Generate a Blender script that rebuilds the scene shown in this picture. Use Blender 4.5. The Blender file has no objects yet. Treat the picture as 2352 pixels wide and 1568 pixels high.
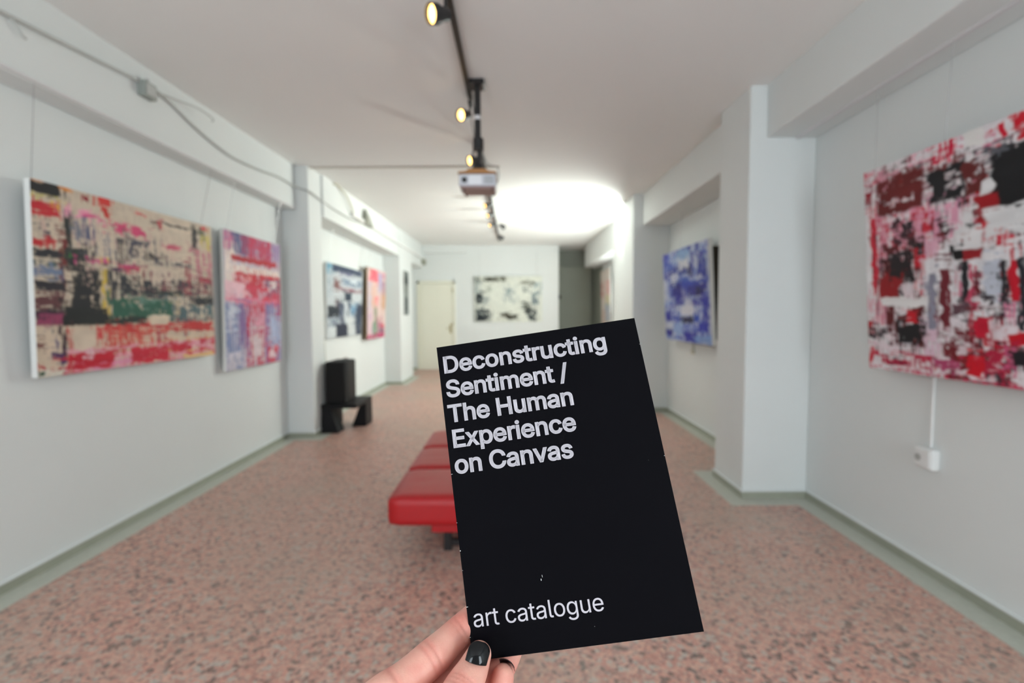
import bpy, bmesh, math, random, json
import numpy as np
from mathutils import Vector, Matrix

# ------------------------------------------------------------------ camera
sc = bpy.context.scene
COL = sc.collection
F = 1110.0                      # focal length in pixels of a 2352 px wide frame
cam_data = bpy.data.cameras.new('camera')
cam = bpy.data.objects.new('camera', cam_data)
COL.objects.link(cam)
cam_data.sensor_width = 36.0
cam_data.lens = F / 2352 * 36.0
cam_data.clip_start = 0.02
pitch = math.atan(62 / F)
yaw = math.atan(2 / F)
roll = math.radians(0.25)
CAM_R = (Matrix.Rotation(yaw, 4, 'Z') @ Matrix.Rotation(math.pi / 2 - pitch, 4, 'X') @ Matrix.Rotation(-roll, 4, 'Z'))
CAM_M = Matrix.Translation((0, 0, 1.5)) @ CAM_R
cam.matrix_world = CAM_M
sc.camera = cam
cam_data.dof.use_dof = True
cam_data.dof.focus_distance = 0.335
cam_data.dof.aperture_fstop = 5.2

# ------------------------------------------------------------------ world, light, exposure
sc.view_settings.view_transform = 'Standard'
sc.view_settings.look = 'None'
sc.view_settings.gamma = 1.0
sc.view_settings.use_curve_mapping = False
sc.view_settings.exposure = 0.0
w = bpy.data.worlds.new('world'); sc.world = w; w.use_nodes = True
bg = w.node_tree.nodes['Background']
bg.inputs[0].default_value = (0.75, 0.85, 1.0, 1); bg.inputs[1].default_value = 0.6


def area(name, loc, direction, sx, sy, power, col, spread=180):
    l = bpy.data.lights.new(name, 'AREA'); l.shape = 'RECTANGLE'; l.size = sx; l.size_y = sy
    l.energy = power; l.color = col; l.spread = math.radians(spread)
    o = bpy.data.objects.new(name, l); COL.objects.link(o)
    o.location = loc
    o.rotation_euler = Vector(direction).to_track_quat('-Z', 'Y').to_euler()
    return o


# daylight entering through the shop window behind the camera
area('window_daylight', (-1.95, -2.08, 1.75), (0.12, 1, 0.25), 1.15, 2.2, 76, (0.84, 0.94, 1.0))
area('window_daylight', (1.7, -2.08, 1.75), (-0.1, 1, 0.25), 0.95, 2.2, 80, (0.84, 0.94, 1.0))
# wall lamp just behind the far right pier; the pier throws the slanting shadow edge on the ceiling (its fitting is built below)
area('far_wall_lamp_light', (1.925, 8.28, 2.42), (-1, 0.0, 0.85), 0.24, 0.14, 180, (0.93, 1.0, 0.93))
# fill light for the far room, at an added window unseen behind the pier
area('far_room_fill', (2.33, 10.5, 1.5), (-1, 0, 0.35), 1.4, 1.9, 80, (0.92, 1.0, 0.95))


# ------------------------------------------------------------------ helpers
def srgb(r, g, b):
    f = lambda c: (c / 255 / 12.92) if c / 255 <= 0.04045 else ((c / 255 + 0.055) / 1.055) ** 2.4
    return (f(r), f(g), f(b), 1.0)


def material(name, col, rough=0.6, metal=0.0, noise=0.0, scale=5.0, bump=0.0, bscale=60.0, spec=0.5, coat=0.0, emit=0.0):
    m = bpy.data.materials.new(name); m.use_nodes = True
    nt = m.node_tree; b = nt.nodes['Principled BSDF']
    b.inputs['Base Color'].default_value = col
    b.inputs['Roughness'].default_value = rough
    b.inputs['Metallic'].default_value = metal
    b.inputs['Specular IOR Level'].default_value = spec
    b.inputs['Coat Weight'].default_value = coat
    tc = nt.nodes.new('ShaderNodeTexCoord')
    if noise > 0:
        n = nt.nodes.new('ShaderNodeTexNoise'); n.inputs['Scale'].default_value = scale
        n.inputs['Detail'].default_value = 5
        nt.links.new(tc.outputs['Object'], n.inputs['Vector'])
        r = nt.nodes.new('ShaderNodeMapRange')
        r.inputs['To Min'].default_value = 1 - noise; r.inputs['To Max'].default_value = 1 + noise
        nt.links.new(n.outputs['Fac'], r.inputs['Value'])
        v = nt.nodes.new('ShaderNodeVectorMath'); v.operation = 'SCALE'
        v.inputs[0].default_value = col[:3]
        nt.links.new(r.outputs['Result'], v.inputs['Scale'])
        nt.links.new(v.outputs['Vector'], b.inputs['Base Color'])
    if bump > 0:
        n = nt.nodes.new('ShaderNodeTexNoise'); n.inputs['Scale'].default_value = bscale
        nt.links.new(tc.outputs['Object'], n.inputs['Vector'])
        bp = nt.nodes.new('ShaderNodeBump'); bp.inputs['Strength'].default_value = bump
        bp.inputs['Distance'].default_value = 0.01
        nt.links.new(n.outputs['Fac'], bp.inputs['Height'])
        nt.links.new(bp.outputs['Normal'], b.inputs['Normal'])
    if emit > 0:
        b.inputs['Emission Color'].default_value = col
        b.inputs['Emission Strength'].default_value = emit
    return m


def add_box(bm, x0, x1, y0, y1, z0, z1, bevel=0.0, seg=2):
    r = bmesh.ops.create_cube(bm, size=1.0)
    vs = r['verts']
    bmesh.ops.scale(bm, vec=(abs(x1 - x0), abs(y1 - y0), abs(z1 - z0)), verts=vs)
    bmesh.ops.translate(bm, vec=((x0 + x1) / 2, (y0 + y1) / 2, (z0 + z1) / 2), verts=vs)
    if bevel:
        es = list({e for v in vs for e in v.link_edges})
        bmesh.ops.bevel(bm, geom=es, offset=bevel, segments=seg, affect='EDGES', profile=0.5)


def add_tube(bm, pts, r, n=10, r1=None, caps=True):
    pts = [Vector(p) for p in pts]
    rings = []
    k = len(pts)
    up = Vector((0.13, 0.27, 0.95)).normalized()
    for i, p in enumerate(pts):
        t = (pts[min(i + 1, k - 1)] - pts[max(i - 1, 0)]).normalized()
        a = t.cross(up)
        if a.length < 0.05: a = t.cross(Vector((1, 0, 0)))
        a.normalize(); b = t.cross(a)
        rr = r if r1 is None else r + (r1 - r) * i / (k - 1)
        rings.append([bm.verts.new(p + (a * math.cos(2 * math.pi * j / n) + b * math.sin(2 * math.pi * j / n)) * rr) for j in range(n)])
    for i in range(k - 1):
        for j in range(n):
            bm.faces.new((rings[i][j], rings[i][(j + 1) % n], rings[i + 1][(j + 1) % n], rings[i + 1][j]))
    if caps:
        bm.faces.new(rings[0][::-1]); bm.faces.new(rings[-1])


def add_prism(bm, poly, axis, a, b):
    """poly: 2-D outline, extruded from a to b along the axis 'x', 'y' or 'z'"""
    def P(u, v, t):
        return {'x': (t, u, v), 'y': (u, t, v), 'z': (u, v, t)}[axis]
    A = [bm.verts.new(P(u, v, a)) for u, v in poly]
    B = [bm.verts.new(P(u, v, b)) for u, v in poly]
    n = len(poly)
    bm.faces.new(A); bm.faces.new(B[::-1])
    for i in range(n):
        bm.faces.new((A[i], B[i], B[(i + 1) % n], A[(i + 1) % n]))
    bmesh.ops.recalc_face_normals(bm, faces=bm.faces)


def catmull(pts, m=8):
    pts = [Vector(p) for p in pts]
    q = [pts[0]] + pts + [pts[-1]]
    out = []
    for i in range(1, len(q) - 2):
        for j in range(m):
            t = j / m
            a, b, c, d = q[i - 1], q[i], q[i + 1], q[i + 2]
            out.append(0.5 * ((2 * b) + (c - a) * t + (2 * a - 5 * b + 4 * c - d) * t * t + (3 * b - a - 3 * c + d) * t ** 3))
    out.append(pts[-1])
    return out


def obj(name, bm, mat, parent=None, smooth=False, loc=None):
    me = bpy.data.meshes.new(name)
    bmesh.ops.recalc_face_normals(bm, faces=bm.faces)
    bm.to_mesh(me); bm.free()
    me.materials.append(mat)
    if smooth:
        for p in me.polygons: p.use_smooth = True
    o = bpy.data.objects.new(name, me); COL.objects.link(o)
    if parent is not None:
        o.parent = parent
        o.matrix_parent_inverse = Matrix.Translation(-parent.location)
        if parent.parent is not None:
            o.matrix_parent_inverse = Matrix.Identity(4)
    return o


def smooth_by_angle(o, deg=40):
    me = o.data
    for p in me.polygons: p.use_smooth = True
    bm = bmesh.new(); bm.from_mesh(me)
    for e in bm.edges:
        if len(e.link_faces) == 2 and e.calc_face_angle(0) > math.radians(deg): e.smooth = False
    bm.to_mesh(me); bm.free()


def tag(o, label=None, cat=None, group=None, kind=None):
    if label: o['label'] = label
    if cat: o['category'] = cat
    if group: o['group'] = group
    if kind: o['kind'] = kind
    return o


def thing(name, label, cat, loc, group=None):
    o = bpy.data.objects.new(name, None); COL.objects.link(o)
    o.location = loc; o.empty_display_size = 0.05
    return tag(o, label, cat, group)


def struct(name, bm, mat, label, cat='wall'):
    o = obj(name, bm, mat)
    return tag(o, label, cat, kind='structure')


def copy_tree(root, loc, label, group=None):
    r = root.copy(); COL.objects.link(r); r.location = loc; r['label'] = label
    if group: r['group'] = group
    for ch in list(root.children):
        c = ch.copy(); COL.objects.link(c); c.parent = r
        for g in list(ch.children):
            d = g.copy(); COL.objects.link(d); d.parent = c
    return r


# ------------------------------------------------------------------ materials
M_WALL = material('white_plaster', (0.75, 0.775, 0.765, 1), 0.75, noise=0.03, scale=1.3, bump=0.12, bscale=9)
M_CEIL = material('ceiling_paint', (0.86, 0.865, 0.85, 1), 0.8, noise=0.02, scale=0.8)
M_GREY = material('grey_green_paint', srgb(140, 145, 135), 0.6, noise=0.05, scale=2)
M_BASE = material('grey_green_marble', srgb(160, 162, 146), 0.35, noise=0.14, scale=9)
M_STRIP = material('pale_terrazzo_border', srgb(190, 192, 180), 0.4, noise=0.12, scale=30)
M_BLACK = material('black_satin', (0.008, 0.008, 0.009, 1), 0.5, noise=0.1, scale=20, spec=.2)
M_BLACKM = material('black_powder_coat', (0.015, 0.015, 0.016, 1), 0.35, noise=0.1, scale=40)
M_WHITEP = material('white_plastic', (0.8, 0.8, 0.79, 1), 0.4, noise=0.02, scale=12)
M_CREAM = material('cream_painted_door', srgb(232, 230, 214), 0.5, noise=0.02, scale=3)
M_RED = material('red_leather', (0.42, 0.004, 0.008, 1), 0.34, noise=0.08, scale=6, bump=0.25, bscale=260, spec=0.55)
M_CANVAS = material('bare_white_canvas', (0.78, 0.78, 0.76, 1), 0.8, noise=0.03, scale=30, bump=0.2, bscale=500)
M_WOOD = material('stretcher_wood', srgb(120, 100, 70), 0.7, noise=0.15, scale=12)
M_WIRE = material('steel_wire', (0.5, 0.5, 0.5, 1), 0.4, 0.7, noise=0.05, scale=30)
M_CABLE = material('grey_cable_sheath', (0.5, 0.51, 0.49, 1), 0.55, noise=0.06, scale=30)
M_CREAMC = material('cream_cable_sheath', srgb(200, 198, 182), 0.5, noise=0.06, scale=30)
M_ALU = material('pale_aluminium', (0.72, 0.71, 0.72, 1), 0.45, 0.1, noise=0.05, scale=30)
M_BULB = material('warm_bulb_face', (1.0, 0.6, 0.18, 1), 0.3, emit=5.5)
M_TUBE = material('lit_fluorescent_tube', (0.93, 1.0, 0.95, 1), 0.3, emit=6.0)
M_GLASS = bpy.data.materials.new('window_glass'); M_GLASS.use_nodes = True
_b = M_GLASS.node_tree.nodes['Principled BSDF']
_b.inputs['Transmission Weight'].default_value = 1.0; _b.inputs['Roughness'].default_value = 0.02
_b.inputs['IOR'].default_value = 1.45


def terrazzo():
    m = bpy.data.materials.new('pink_terrazzo'); m.use_nodes = True
    nt = m.node_tree; b = nt.nodes['Principled BSDF']; N = nt.nodes.new; L = nt.links.new
    tc = N('ShaderNodeTexCoord')
    wob = N('ShaderNodeTexNoise'); wob.inputs['Scale'].default_value = 60
    L(tc.outputs['Object'], wob.inputs['Vector'])
    mx = N('ShaderNodeMix'); mx.data_type = 'VECTOR'; mx.inputs[0].default_value = 0.012
    L(tc.outputs['Object'], mx.inputs[4]); L(wob.outputs['Color'], mx.inputs[5])
    def chips(scale, stops):
        v = N('ShaderNodeTexVoronoi'); v.inputs['Scale'].default_value = scale; v.inputs['Randomness'].default_value = 1
        L(mx.outputs[1], v.inputs['Vector'])
        s = N('ShaderNodeSeparateColor'); L(v.outputs['Color'], s.inputs[0])
        r = N('ShaderNodeValToRGB'); r.color_ramp.interpolation = 'CONSTANT'
        e = r.color_ramp.elements
        e[0].position = 0; e[0].color = stops[0][1]
        e[1].position = stops[1][0]; e[1].color = stops[1][1]
        for p, c in stops[2:]:
            k = e.new(p); k.color = c
        L(s.outputs[0], r.inputs[0])
        return r, s
    big, sb = chips(48, [(0, srgb(44, 46, 48)), (0.12, srgb(150, 112, 102)), (0.25, srgb(196, 140, 124)), (0.45, srgb(176, 122, 108)),
                         (0.63, srgb(186, 152, 138)), (0.78, srgb(206, 160, 142)), (0.91, srgb(176, 176, 168))])
    small, ss = chips(120, [(0, srgb(80, 74, 76)), (0.12, srgb(186, 136, 122)), (0.4, srgb(164, 120, 108)), (0.6, srgb(196, 164, 150)), (0.85, srgb(150, 142, 136))])
    mc = N('ShaderNodeMix'); mc.data_type = 'RGBA'; mc.inputs[0].default_value = 0.42
    L(big.outputs[0], mc.inputs[6]); L(small.outputs[0], mc.inputs[7])
    # large areas laid with a greyer mix
    n = N('ShaderNodeTexNoise'); n.inputs['Scale'].default_value = 0.9; n.inputs['Detail'].default_value = 3
    L(tc.outputs['Object'], n.inputs['Vector'])
    mr = N('ShaderNodeMapRange'); mr.inputs['From Min'].default_value = 0.42; mr.inputs['From Max'].default_value = 0.68
    mr.inputs['To Min'].default_value = 0.08; mr.inputs['To Max'].default_value = 0.5
    L(n.outputs['Fac'], mr.inputs['Value'])
    g = N('ShaderNodeMix'); g.data_type = 'RGBA'
    L(mr.outputs[0], g.inputs[0]); L(mc.outputs[2], g.inputs[6]); g.inputs[7].default_value = srgb(158, 146, 132)
    hs = N('ShaderNodeHueSaturation'); hs.inputs['Saturation'].default_value = 1.0; hs.inputs['Value'].default_value = 1.26
    L(g.outputs[2], hs.inputs['Color']); L(hs.outputs[0], b.inputs['Base Color'])
    b.inputs['Roughness'].default_value = 0.42
    bp = N('ShaderNodeBump'); bp.inputs['Strength'].default_value = 0.08; bp.inputs['Distance'].default_value = 0.002
    L(ss.outputs[1], bp.inputs['Height']); L(bp.outputs['Normal'], b.inputs['Normal'])
    return m


M_FLOOR = terrazzo()

# ------------------------------------------------------------------ room shell
XL, XR, YB, YF = -2.77, 2.38, 13.2, -2.2
bm = bmesh.new(); add_box(bm, XL - .3, XR + .3, YF - .3, 15.0, -0.15, 0.0)
struct('floor', bm, M_FLOOR, 'pink and grey speckled terrazzo floor of the long gallery room', 'floor')

# ceiling: one slab that rises very slightly towards the end wall
zz = lambda y: 3.225 + .0105 * y
bm = bmesh.new()
lo = [bm.verts.new((x, y, zz(y))) for x, y in ((XL - .2, YF - .2), (XR + .2, YF - .2), (XR + .2, 15.0), (XL - .2, 15.0))]
hi = [bm.verts.new((v.co.x, v.co.y, 3.75)) for v in lo]
bm.faces.new(lo[::-1]); bm.faces.new(hi)
for i in range(4): bm.faces.new((lo[i], lo[(i + 1) % 4], hi[(i + 1) % 4], hi[i]))
struct('ceiling', bm, M_CEIL, 'white painted ceiling of the long gallery room, crossed by the black lighting track', 'ceiling')

bm = bmesh.new(); add_box(bm, XL - .2, XL, YF - .2, YB + .2, -0.1, 3.7)
struct('wall_left', bm, M_WALL, 'long white plaster wall on the left that carries the red and cream canvases')
bm = bmesh.new()
for (y0, y1, z0, z1) in ((YF - .2, 9.7, -.1, 3.7), (11.3, 15.0, -.1, 3.7), (9.7, 11.3, -.1, .5), (9.7, 11.3, 2.5, 3.7)):
    add_box(bm, XR, XR + .2, y0, y1, z0, z1)
struct('wall_right', bm, M_WALL, 'long white plaster wall on the right behind the red, white and black canvas')
bm = bmesh.new(); add_box(bm, XL - .2, 1.25, YB, YB + .2, -0.1, 3.7)
struct('wall_back', bm, M_WALL, 'white end wall with the cream door and the black and white canvas')
bm = bmesh.new()
add_box(bm, 1.05, 1.25, YB + .2, 14.6, -.1, 3.7); add_box(bm, 1.05, XR, 14.4, 14.6, -.1, 3.7)
add_box(bm, XR - .015, XR, 12.85, 14.4, 0, 2.8)
struct('wall_corridor', bm, M_GREY, 'grey green walls of the dim corridor opening right of the end wall')
bm = bmesh.new()
for x0, x1, z0, z1 in ((XL - .2, -2.55, -.1, 3.7), (-1.35, 1.2, -.1, 3.7), (2.2, XR + .2, -.1, 3.7), (-2.55, -1.35, 2.87, 3.7), (1.2, 2.2, 2.87, 3.7), (-2.55, -1.35, -.1, .63), (1.2, 2.2, -.1, .63)):
    add_box(bm, x0, x1, YF - .2, YF, z0, z1)
struct('wall_front', bm, M_WALL, 'white street wall with two windows behind the viewer')
for k, (x0, x1) in enumerate(((-2.55, -1.35), (1.2, 2.2))):
    bm = bmesh.new()
    for x in (x0, x1 - .06): add_box(bm, x, x + .06, YF - .1, YF - .04, .63, 2.87)
    for z in (.63, 2.81): add_box(bm, x0, x1, YF - .1, YF - .04, z, z + .06)
    wf = struct(('window_1', 'window_3')[k], bm, M_ALU, '%s window in the street wall behind the viewer' % ('left', 'right')[k], 'window')
    bm = bmesh.new(); add_box(bm, x0 + .02, x1 - .02, YF - .075, YF - .069, .65, 2.85)
    obj('pane', bm, M_GLASS, wf)
bm = bmesh.new()
for y in (9.7, 10.47, 11.24): add_box(bm, XR + .05, XR + .11, y, y + .06, .5, 2.5)
for z in (.5, 2.44): add_box(bm, XR + .05, XR + .11, 9.7, 11.3, z, z + .06)
wf = struct('added_window_2', bm, M_ALU, 'unseen side window added to light the far room, in the recess behind the far right pier', 'window')  # added, unseen; goes with the far room fill light
bm = bmesh.new(); add_box(bm, XR + .075, XR + .081, 9.72, 11.28, .52, 2.48)
obj('pane', bm, M_GLASS, wf)


def solid(name, x0, x1, y0, y1, z0, z1, label, cat, bev=0.006):
    bm = bmesh.new(); add_box(bm, x0, x1, y0, y1, z0, z1, bev, 1)
    return struct(name, bm, M_WALL, label, cat)


solid('trim_1', XL, -2.45, 5.88, 6.28, -.02, 3.5, 'near left white pillar beside the black speaker', 'pillar')
solid('trim_2', XL, -2.41, 10.4, 11.6, -.02, 3.5, 'far left white pillar before the cream door', 'pillar')
solid('trim_3', 1.86, XR, 3.86, 4.40, -.02, 3.5, 'near right white pillar left of the large red canvas', 'pillar')
solid('trim_4', 1.83, XR, 7.4, 8.1, -.02, 3.5, 'far right white pier beyond the blue canvas', 'pillar')
solid('trim_5', XL, -2.6, YF, 5.88, 2.765, 3.5, 'near left ceiling beam above the two large canvases', 'beam')
solid('trim_6', XL, -2.42, 6.28, YB, 2.76, 3.5, 'far left ceiling beam above the blue and pink canvases', 'beam')
solid('trim_7', 1.99, XR, YF, 3.86, 2.87, 3.5, 'near right ceiling beam above the large red canvas', 'beam')
solid('trim_8', 1.97, XR, 4.40, 7.4, 2.83, 3.5, 'middle right ceiling beam above the blue canvas', 'beam')
solid('trim_12', 1.99, XR, 8.1, 9.6, -.02, 3.5, 'shallow white pillar right behind the far right pier', 'pillar')
solid('trim_9', 1.99, XR, 9.6, YB + .2, 2.78, 3.5, 'far right ceiling beam beyond the pier', 'beam')

bm = bmesh.new(); add_box(bm, -2.42, -1.25, YB - .12, YB, 3.16, 3.45, .01, 1)
struct('trim_15', bm, M_WALL, 'shallow white boxed ledge under the ceiling above the cream door', 'ledge')

# skirting and the pale border strip that follows every wall
path = [(XL, YF), (XL, 5.88), (-2.45, 5.88), (-2.45, 6.28), (XL, 6.28), (XL, 10.4), (-2.41, 10.4), (-2.41, 11.6), (XL, 11.6), (XL, YB)]
pathb = [(XL, YB), (-2.62, YB), None, (-1.56, YB), (1.25, YB)]
pathr = [(XR, YF), (XR, 3.86), (1.86, 3.86), (1.86, 4.40), (XR, 4.40), (XR, 7.4), (1.83, 7.4), (1.83, 8.1), (1.99, 8.1), (1.99, 9.6), (XR, 9.6), (XR, YB)]


def skirting(name, pts, side, label, z0, z1, depth, mat, cat):
    bm = bmesh.new()
    prev = None
    for p in pts:
        if prev and p:
            (xa, ya), (xb, yb) = prev, p
            if abs(xa - xb) < 1e-6:
                # inward direction is towards the middle of the room unless on a return face
                s = side
                a, b = sorted((ya, yb))
                add_box(bm, xa, xa + s * depth, a - depth * (xa != (XL if side > 0 else XR)), b + depth * (xa != (XL if side > 0 else XR)), z0, z1)
            else:
                a, b = sorted((xa, xb))
                if pts is pathb: s = -1
                else:
                    grows = (abs(xb) < abs(xa))
                    s = -1 if grows else 1
                add_box(bm, a, b, ya, ya + s * depth, z0, z1 + .0006)
        prev = p
    return struct(name, bm, mat, label, cat)


for nm, pts, sd, lb in (('baseboard_left', path, 1, 'left wall'), ('baseboard_right', pathr, -1, 'right wall'), ('baseboard_back', pathb, -1, 'end wall')):
    skirting(nm, pts, sd, 'grey green marble skirting along the ' + lb, 0.0, .058, .012, M_BASE, 'baseboard')
skirting('trim_13', path, 1, 'thin white ledge standing in for the highlight on top of the skirting along the left wall', .058, .068, .017, M_WALL, 'ledge')  # white strip stands in for the highlight on the skirting's bevelled edge
skirting('trim_14', pathr, -1, 'thin white ledge standing in for the highlight on top of the skirting along the right wall', .058, .068, .017, M_WALL, 'ledge')  # same highlight strip for the right skirting
skirting('trim_10', path, 1, 'pale terrazzo border strip in the floor along the left wall', -.01, .0025, .15, M_STRIP, 'floor strip')
skirting('trim_11', pathr, -1, 'pale terrazzo border strip in the floor along the right wall', -.01, .0025, .15, M_STRIP, 'floor strip')

# cream door in the end wall
bm = bmesh.new()
for x0, x1, z0, z1 in ((-2.6, -2.53, 0, 2.42), (-1.63, -1.56, 0, 2.42), (-2.6, -1.56, 2.34, 2.42)):
    add_box(bm, x0, x1, YB - .035, YB + .02, z0, z1, .006, 1)
d = struct('door_1', bm, M_CREAM, 'cream painted flush door in the left of the end wall', 'door')
bm = bmesh.new(); add_box(bm, -2.525, -1.635, YB - .012, YB + .01, .01, 2.335, .003, 1)
obj('door_leaf', bm, M_CREAM, d)
M_BRASS = material('aged_brass', srgb(160, 145, 90), 0.4, 0.6, noise=0.1, scale=20)
bm = bmesh.new()
add_box(bm, -1.72, -1.67, YB - .018, YB - .012, 1.0, 1.24, .003, 1)
add_tube(bm, [(-1.695, YB - .015, 1.13), (-1.695, YB - .055, 1.13), (-1.71, YB - .06, 1.13), (-1.81, YB - .06, 1.13)], .009, 8)
obj('door_handle', bm, M_BRASS, d)
bm = bmesh.new()
for z in (.3, 1.2, 2.1): add_tube(bm, [(-1.632, YB - .045, z), (-1.632, YB - .045, z + .1)], .01, 8)
obj('hinge', bm, M_BRASS, d)
# grey corridor door with dark knob
bm = bmesh.new(); add_box(bm, 1.3, 2.3, 14.33, 14.38, .01, 2.9, .004, 1)
d2 = struct('door_2', bm, material('grey_door_paint', srgb(150, 154, 142), 0.5, noise=0.04, scale=3), 'tall grey door closing the corridor right of the end wall', 'door')
bm = bmesh.new(); add_tube(bm, [(1.255, YB + .02, 1.97), (1.29, YB + .02, 1.97), (1.31, YB + .02, 1.97)], .055, 14, .035)
o = obj('wall_bell', bm, M_BLACK, smooth=False); tag(o, 'small black round fitting on the corner beside the grey corridor', 'wall fitting')

# ------------------------------------------------------------------ red leather bench
bench = thing('bench', 'low red leather bench of three cushions standing in the middle of the terrazzo floor', 'bench', (-.2, 3.65, 0))
for (y0, y1) in ((2.80, 3.365), (3.375, 3.915), (3.925, 4.50)):
    bm = bmesh.new()
    nx, ny = 22, 14
    x0, x1, z0, z1 = -.755, .355, .235, .42
    add_box(bm, x0, x1, y0, y1, z0, z1)
    bmesh.ops.subdivide_edges(bm, edges=bm.edges[:], cuts=13, use_grid_fill=True)
    hw, hd, hz = (x1 - x0) / 2, (y1 - y0) / 2, (z1 - z0) / 2
    cx, cy, cz = (x0 + x1) / 2, (y0 + y1) / 2, (z0 + z1) / 2
    for v in bm.verts:
        u, t, s = (v.co.x - cx) / hw, (v.co.y - cy) / hd, (v.co.z - cz) / hz
        # rounded edges
        R = .045
        q = Vector((max(-hw + R, min(hw - R, v.co.x - cx)), max(-hd + R, min(hd - R, v.co.y - cy)), max(-hz + R, min(hz - R, v.co.z - cz))))
        dlt = Vector((v.co.x - cx, v.co.y - cy, v.co.z - cz)) - q
        if dlt.length > 1e-6: dlt = dlt.normalized() * R
        c = q + dlt
        if s > .9:
            c.z += .010 * (1 - u * u) * (1 - t * t)
            for k in (-.66, 0, .66):      # buttons pulling the leather in
                dd = ((u - k) * hw) ** 2 + (t * hd) ** 2
                c.z -= .011 * math.exp(-dd / .0012)
        if s < -.9: c.z = max(c.z, -hz)
        v.co = Vector((cx, cy, cz)) + c
    o = obj('seat_cushion', bm, M_RED, bench, smooth=True)
    cu = o
    for k in (-.66, 0, .66):
        bm = bmesh.new()
        bmesh.ops.create_uvsphere(bm, u_segments=10, v_segments=6, radius=.012)
        for v in bm.verts: v.co = Vector((cx + k * hw + v.co.x, cy + v.co.y, z1 - .001 + v.co.z * .4))
        b_ = obj('button', bm, M_RED, cu, smooth=True)
bm = bmesh.new(); add_box(bm, -.50, .10, 2.86, 4.44, .18, .24, .008, 2)
obj('frame_rail', bm, M_RED, bench)
for x in (-.42, .02):
    for y in (3.02, 4.3):
        bm = bmesh.new(); add_box(bm, x - .025, x + .025, y - .025, y + .025, 0, .185, .004, 1)
        obj('leg', bm, M_BLACKM, bench)
bm = bmesh.new(); add_box(bm, -.42, .02, 3.0, 3.04, .03, .07, .004, 1)
obj('stretcher', bm, M_BLACKM, bench)
bm = bmesh.new(); add_box(bm, -.42, .02, 4.28, 4.32, .03, .07, .004, 1)
obj('stretcher', bm, M_BLACKM, bench)

# ------------------------------------------------------------------ black stool and speaker by the near left pillar
st = thing('plinth_stool', 'low black stool on flared block legs beside the near left pillar', 'stool', (-2.22, 6.42, 0))
bm = bmesh.new(); add_box(bm, -2.445, -1.99, 6.08, 6.76, .315, .365, .006, 2)
obj('seat', bm, M_BLACK, st)


def flared_leg(xb0, xb1, xt0, xt1, yb0, yb1, yt0, yt1):
    bm = bmesh.new()
    bot = [bm.verts.new(p) for p in ((xb0, yb0, 0), (xb1, yb0, 0), (xb1, yb1, 0), (xb0, yb1, 0))]
    top = [bm.verts.new(p) for p in ((xt0, yt0, .316), (xt1, yt0, .316), (xt1, yt1, .316), (xt0, yt1, .316))]
    bm.faces.new(bot[::-1]); bm.faces.new(top)
    for i in range(4): bm.faces.new((bot[i], bot[(i + 1) % 4], top[(i + 1) % 4], top[i]))
    bmesh.ops.bevel(bm, geom=bm.edges[:], offset=.004, segments=1, affect='EDGES')
    obj('leg', bm, M_BLACK, st)


flared_leg(-2.445, -2.22, -2.445, -2.33, 6.06, 6.28, 6.09, 6.28)
flared_leg(-2.18, -1.985, -2.06, -1.985, 6.45, 6.74, 6.45, 6.74)
flared_leg(-2.445, -2.40, -2.445, -2.40, 6.52, 6.74, 6.52, 6.74)

sp = thing('loudspeaker', 'black loudspeaker cabinet standing on the black stool beside the near left pillar', 'speaker', (-2.28, 6.36, .365))
bm = bmesh.new()
add_prism(bm, [(-2.405, 6.14), (-2.16, 6.14), (-2.135, 6.22), (-2.16, 6.60), (-2.405, 6.60)], 'z', .366, .905)
bmesh.ops.bevel(bm, geom=bm.edges[:], offset=.012, segments=2, affect='EDGES')
obj('cabinet', bm, M_BLACK, sp)
bm = bmesh.new(); add_box(bm, -2.395, -2.17, 6.127, 6.139, .38, .89, .004, 1)
obj('front_grille', bm, material('black_speaker_cloth', (.008, .008, .008, 1), .95, noise=.2, scale=90, bump=.4, bscale=900), sp)
bm = bmesh.new(); add_tube(bm, catmull([(-2.22, 6.28, .9), (-2.22, 6.31, .93), (-2.22, 6.43, .93), (-2.22, 6.46, .9)], 5), .008, 8)
obj('carry_handle', bm, M_BLACKM, sp)

for k, (xo, bend) in enumerate(((0, .01), (.045, -.012))):
    bm = bmesh.new()
    add_tube(bm, catmull([(-2.74, 7.02 + xo, 1.52), (-2.735, 6.99 + xo + bend, 1.3), (-2.735, 6.97 + xo, 1.05), (-2.70, 6.9 + xo, .7), (-2.68, 6.85 + xo, .3), (-2.6, 6.80, .02)], 6), .0045, 8)
    tag(obj('speaker_cable', bm, M_CREAMC), 'thin pale cable hanging down the wall %s' % ('behind the black speaker, the left strand' if k == 0 else 'behind the black speaker, the right strand'), 'cable', 'cables hanging behind the speaker')

# ------------------------------------------------------------------ ceiling track, spotlights
M_TRACK = M_BLACKM


def track(pts, label):
    bm = bmesh.new()
    vs = []
    for p in map(Vector, pts):
        vs.append([bm.verts.new(p + Vector((dx, 0, dz))) for dx, dz in ((-.017, -.032), (-.006, -.032), (-.006, -.018), (.006, -.018), (.006, -.032), (.017, -.032), (.017, -.001), (-.017, -.001))])
    n = 8
    bm.faces.new(vs[0]); bm.faces.new(vs[-1][::-1])
    for k in range(len(vs) - 1):
        for i in range(n): bm.faces.new((vs[k][i], vs[k][(i + 1) % n], vs[k + 1][(i + 1) % n], vs[k + 1][i]))
    tag(obj('lighting_track', bm, M_TRACK), label, 'track', 'black lighting tracks along the ceiling')


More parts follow.
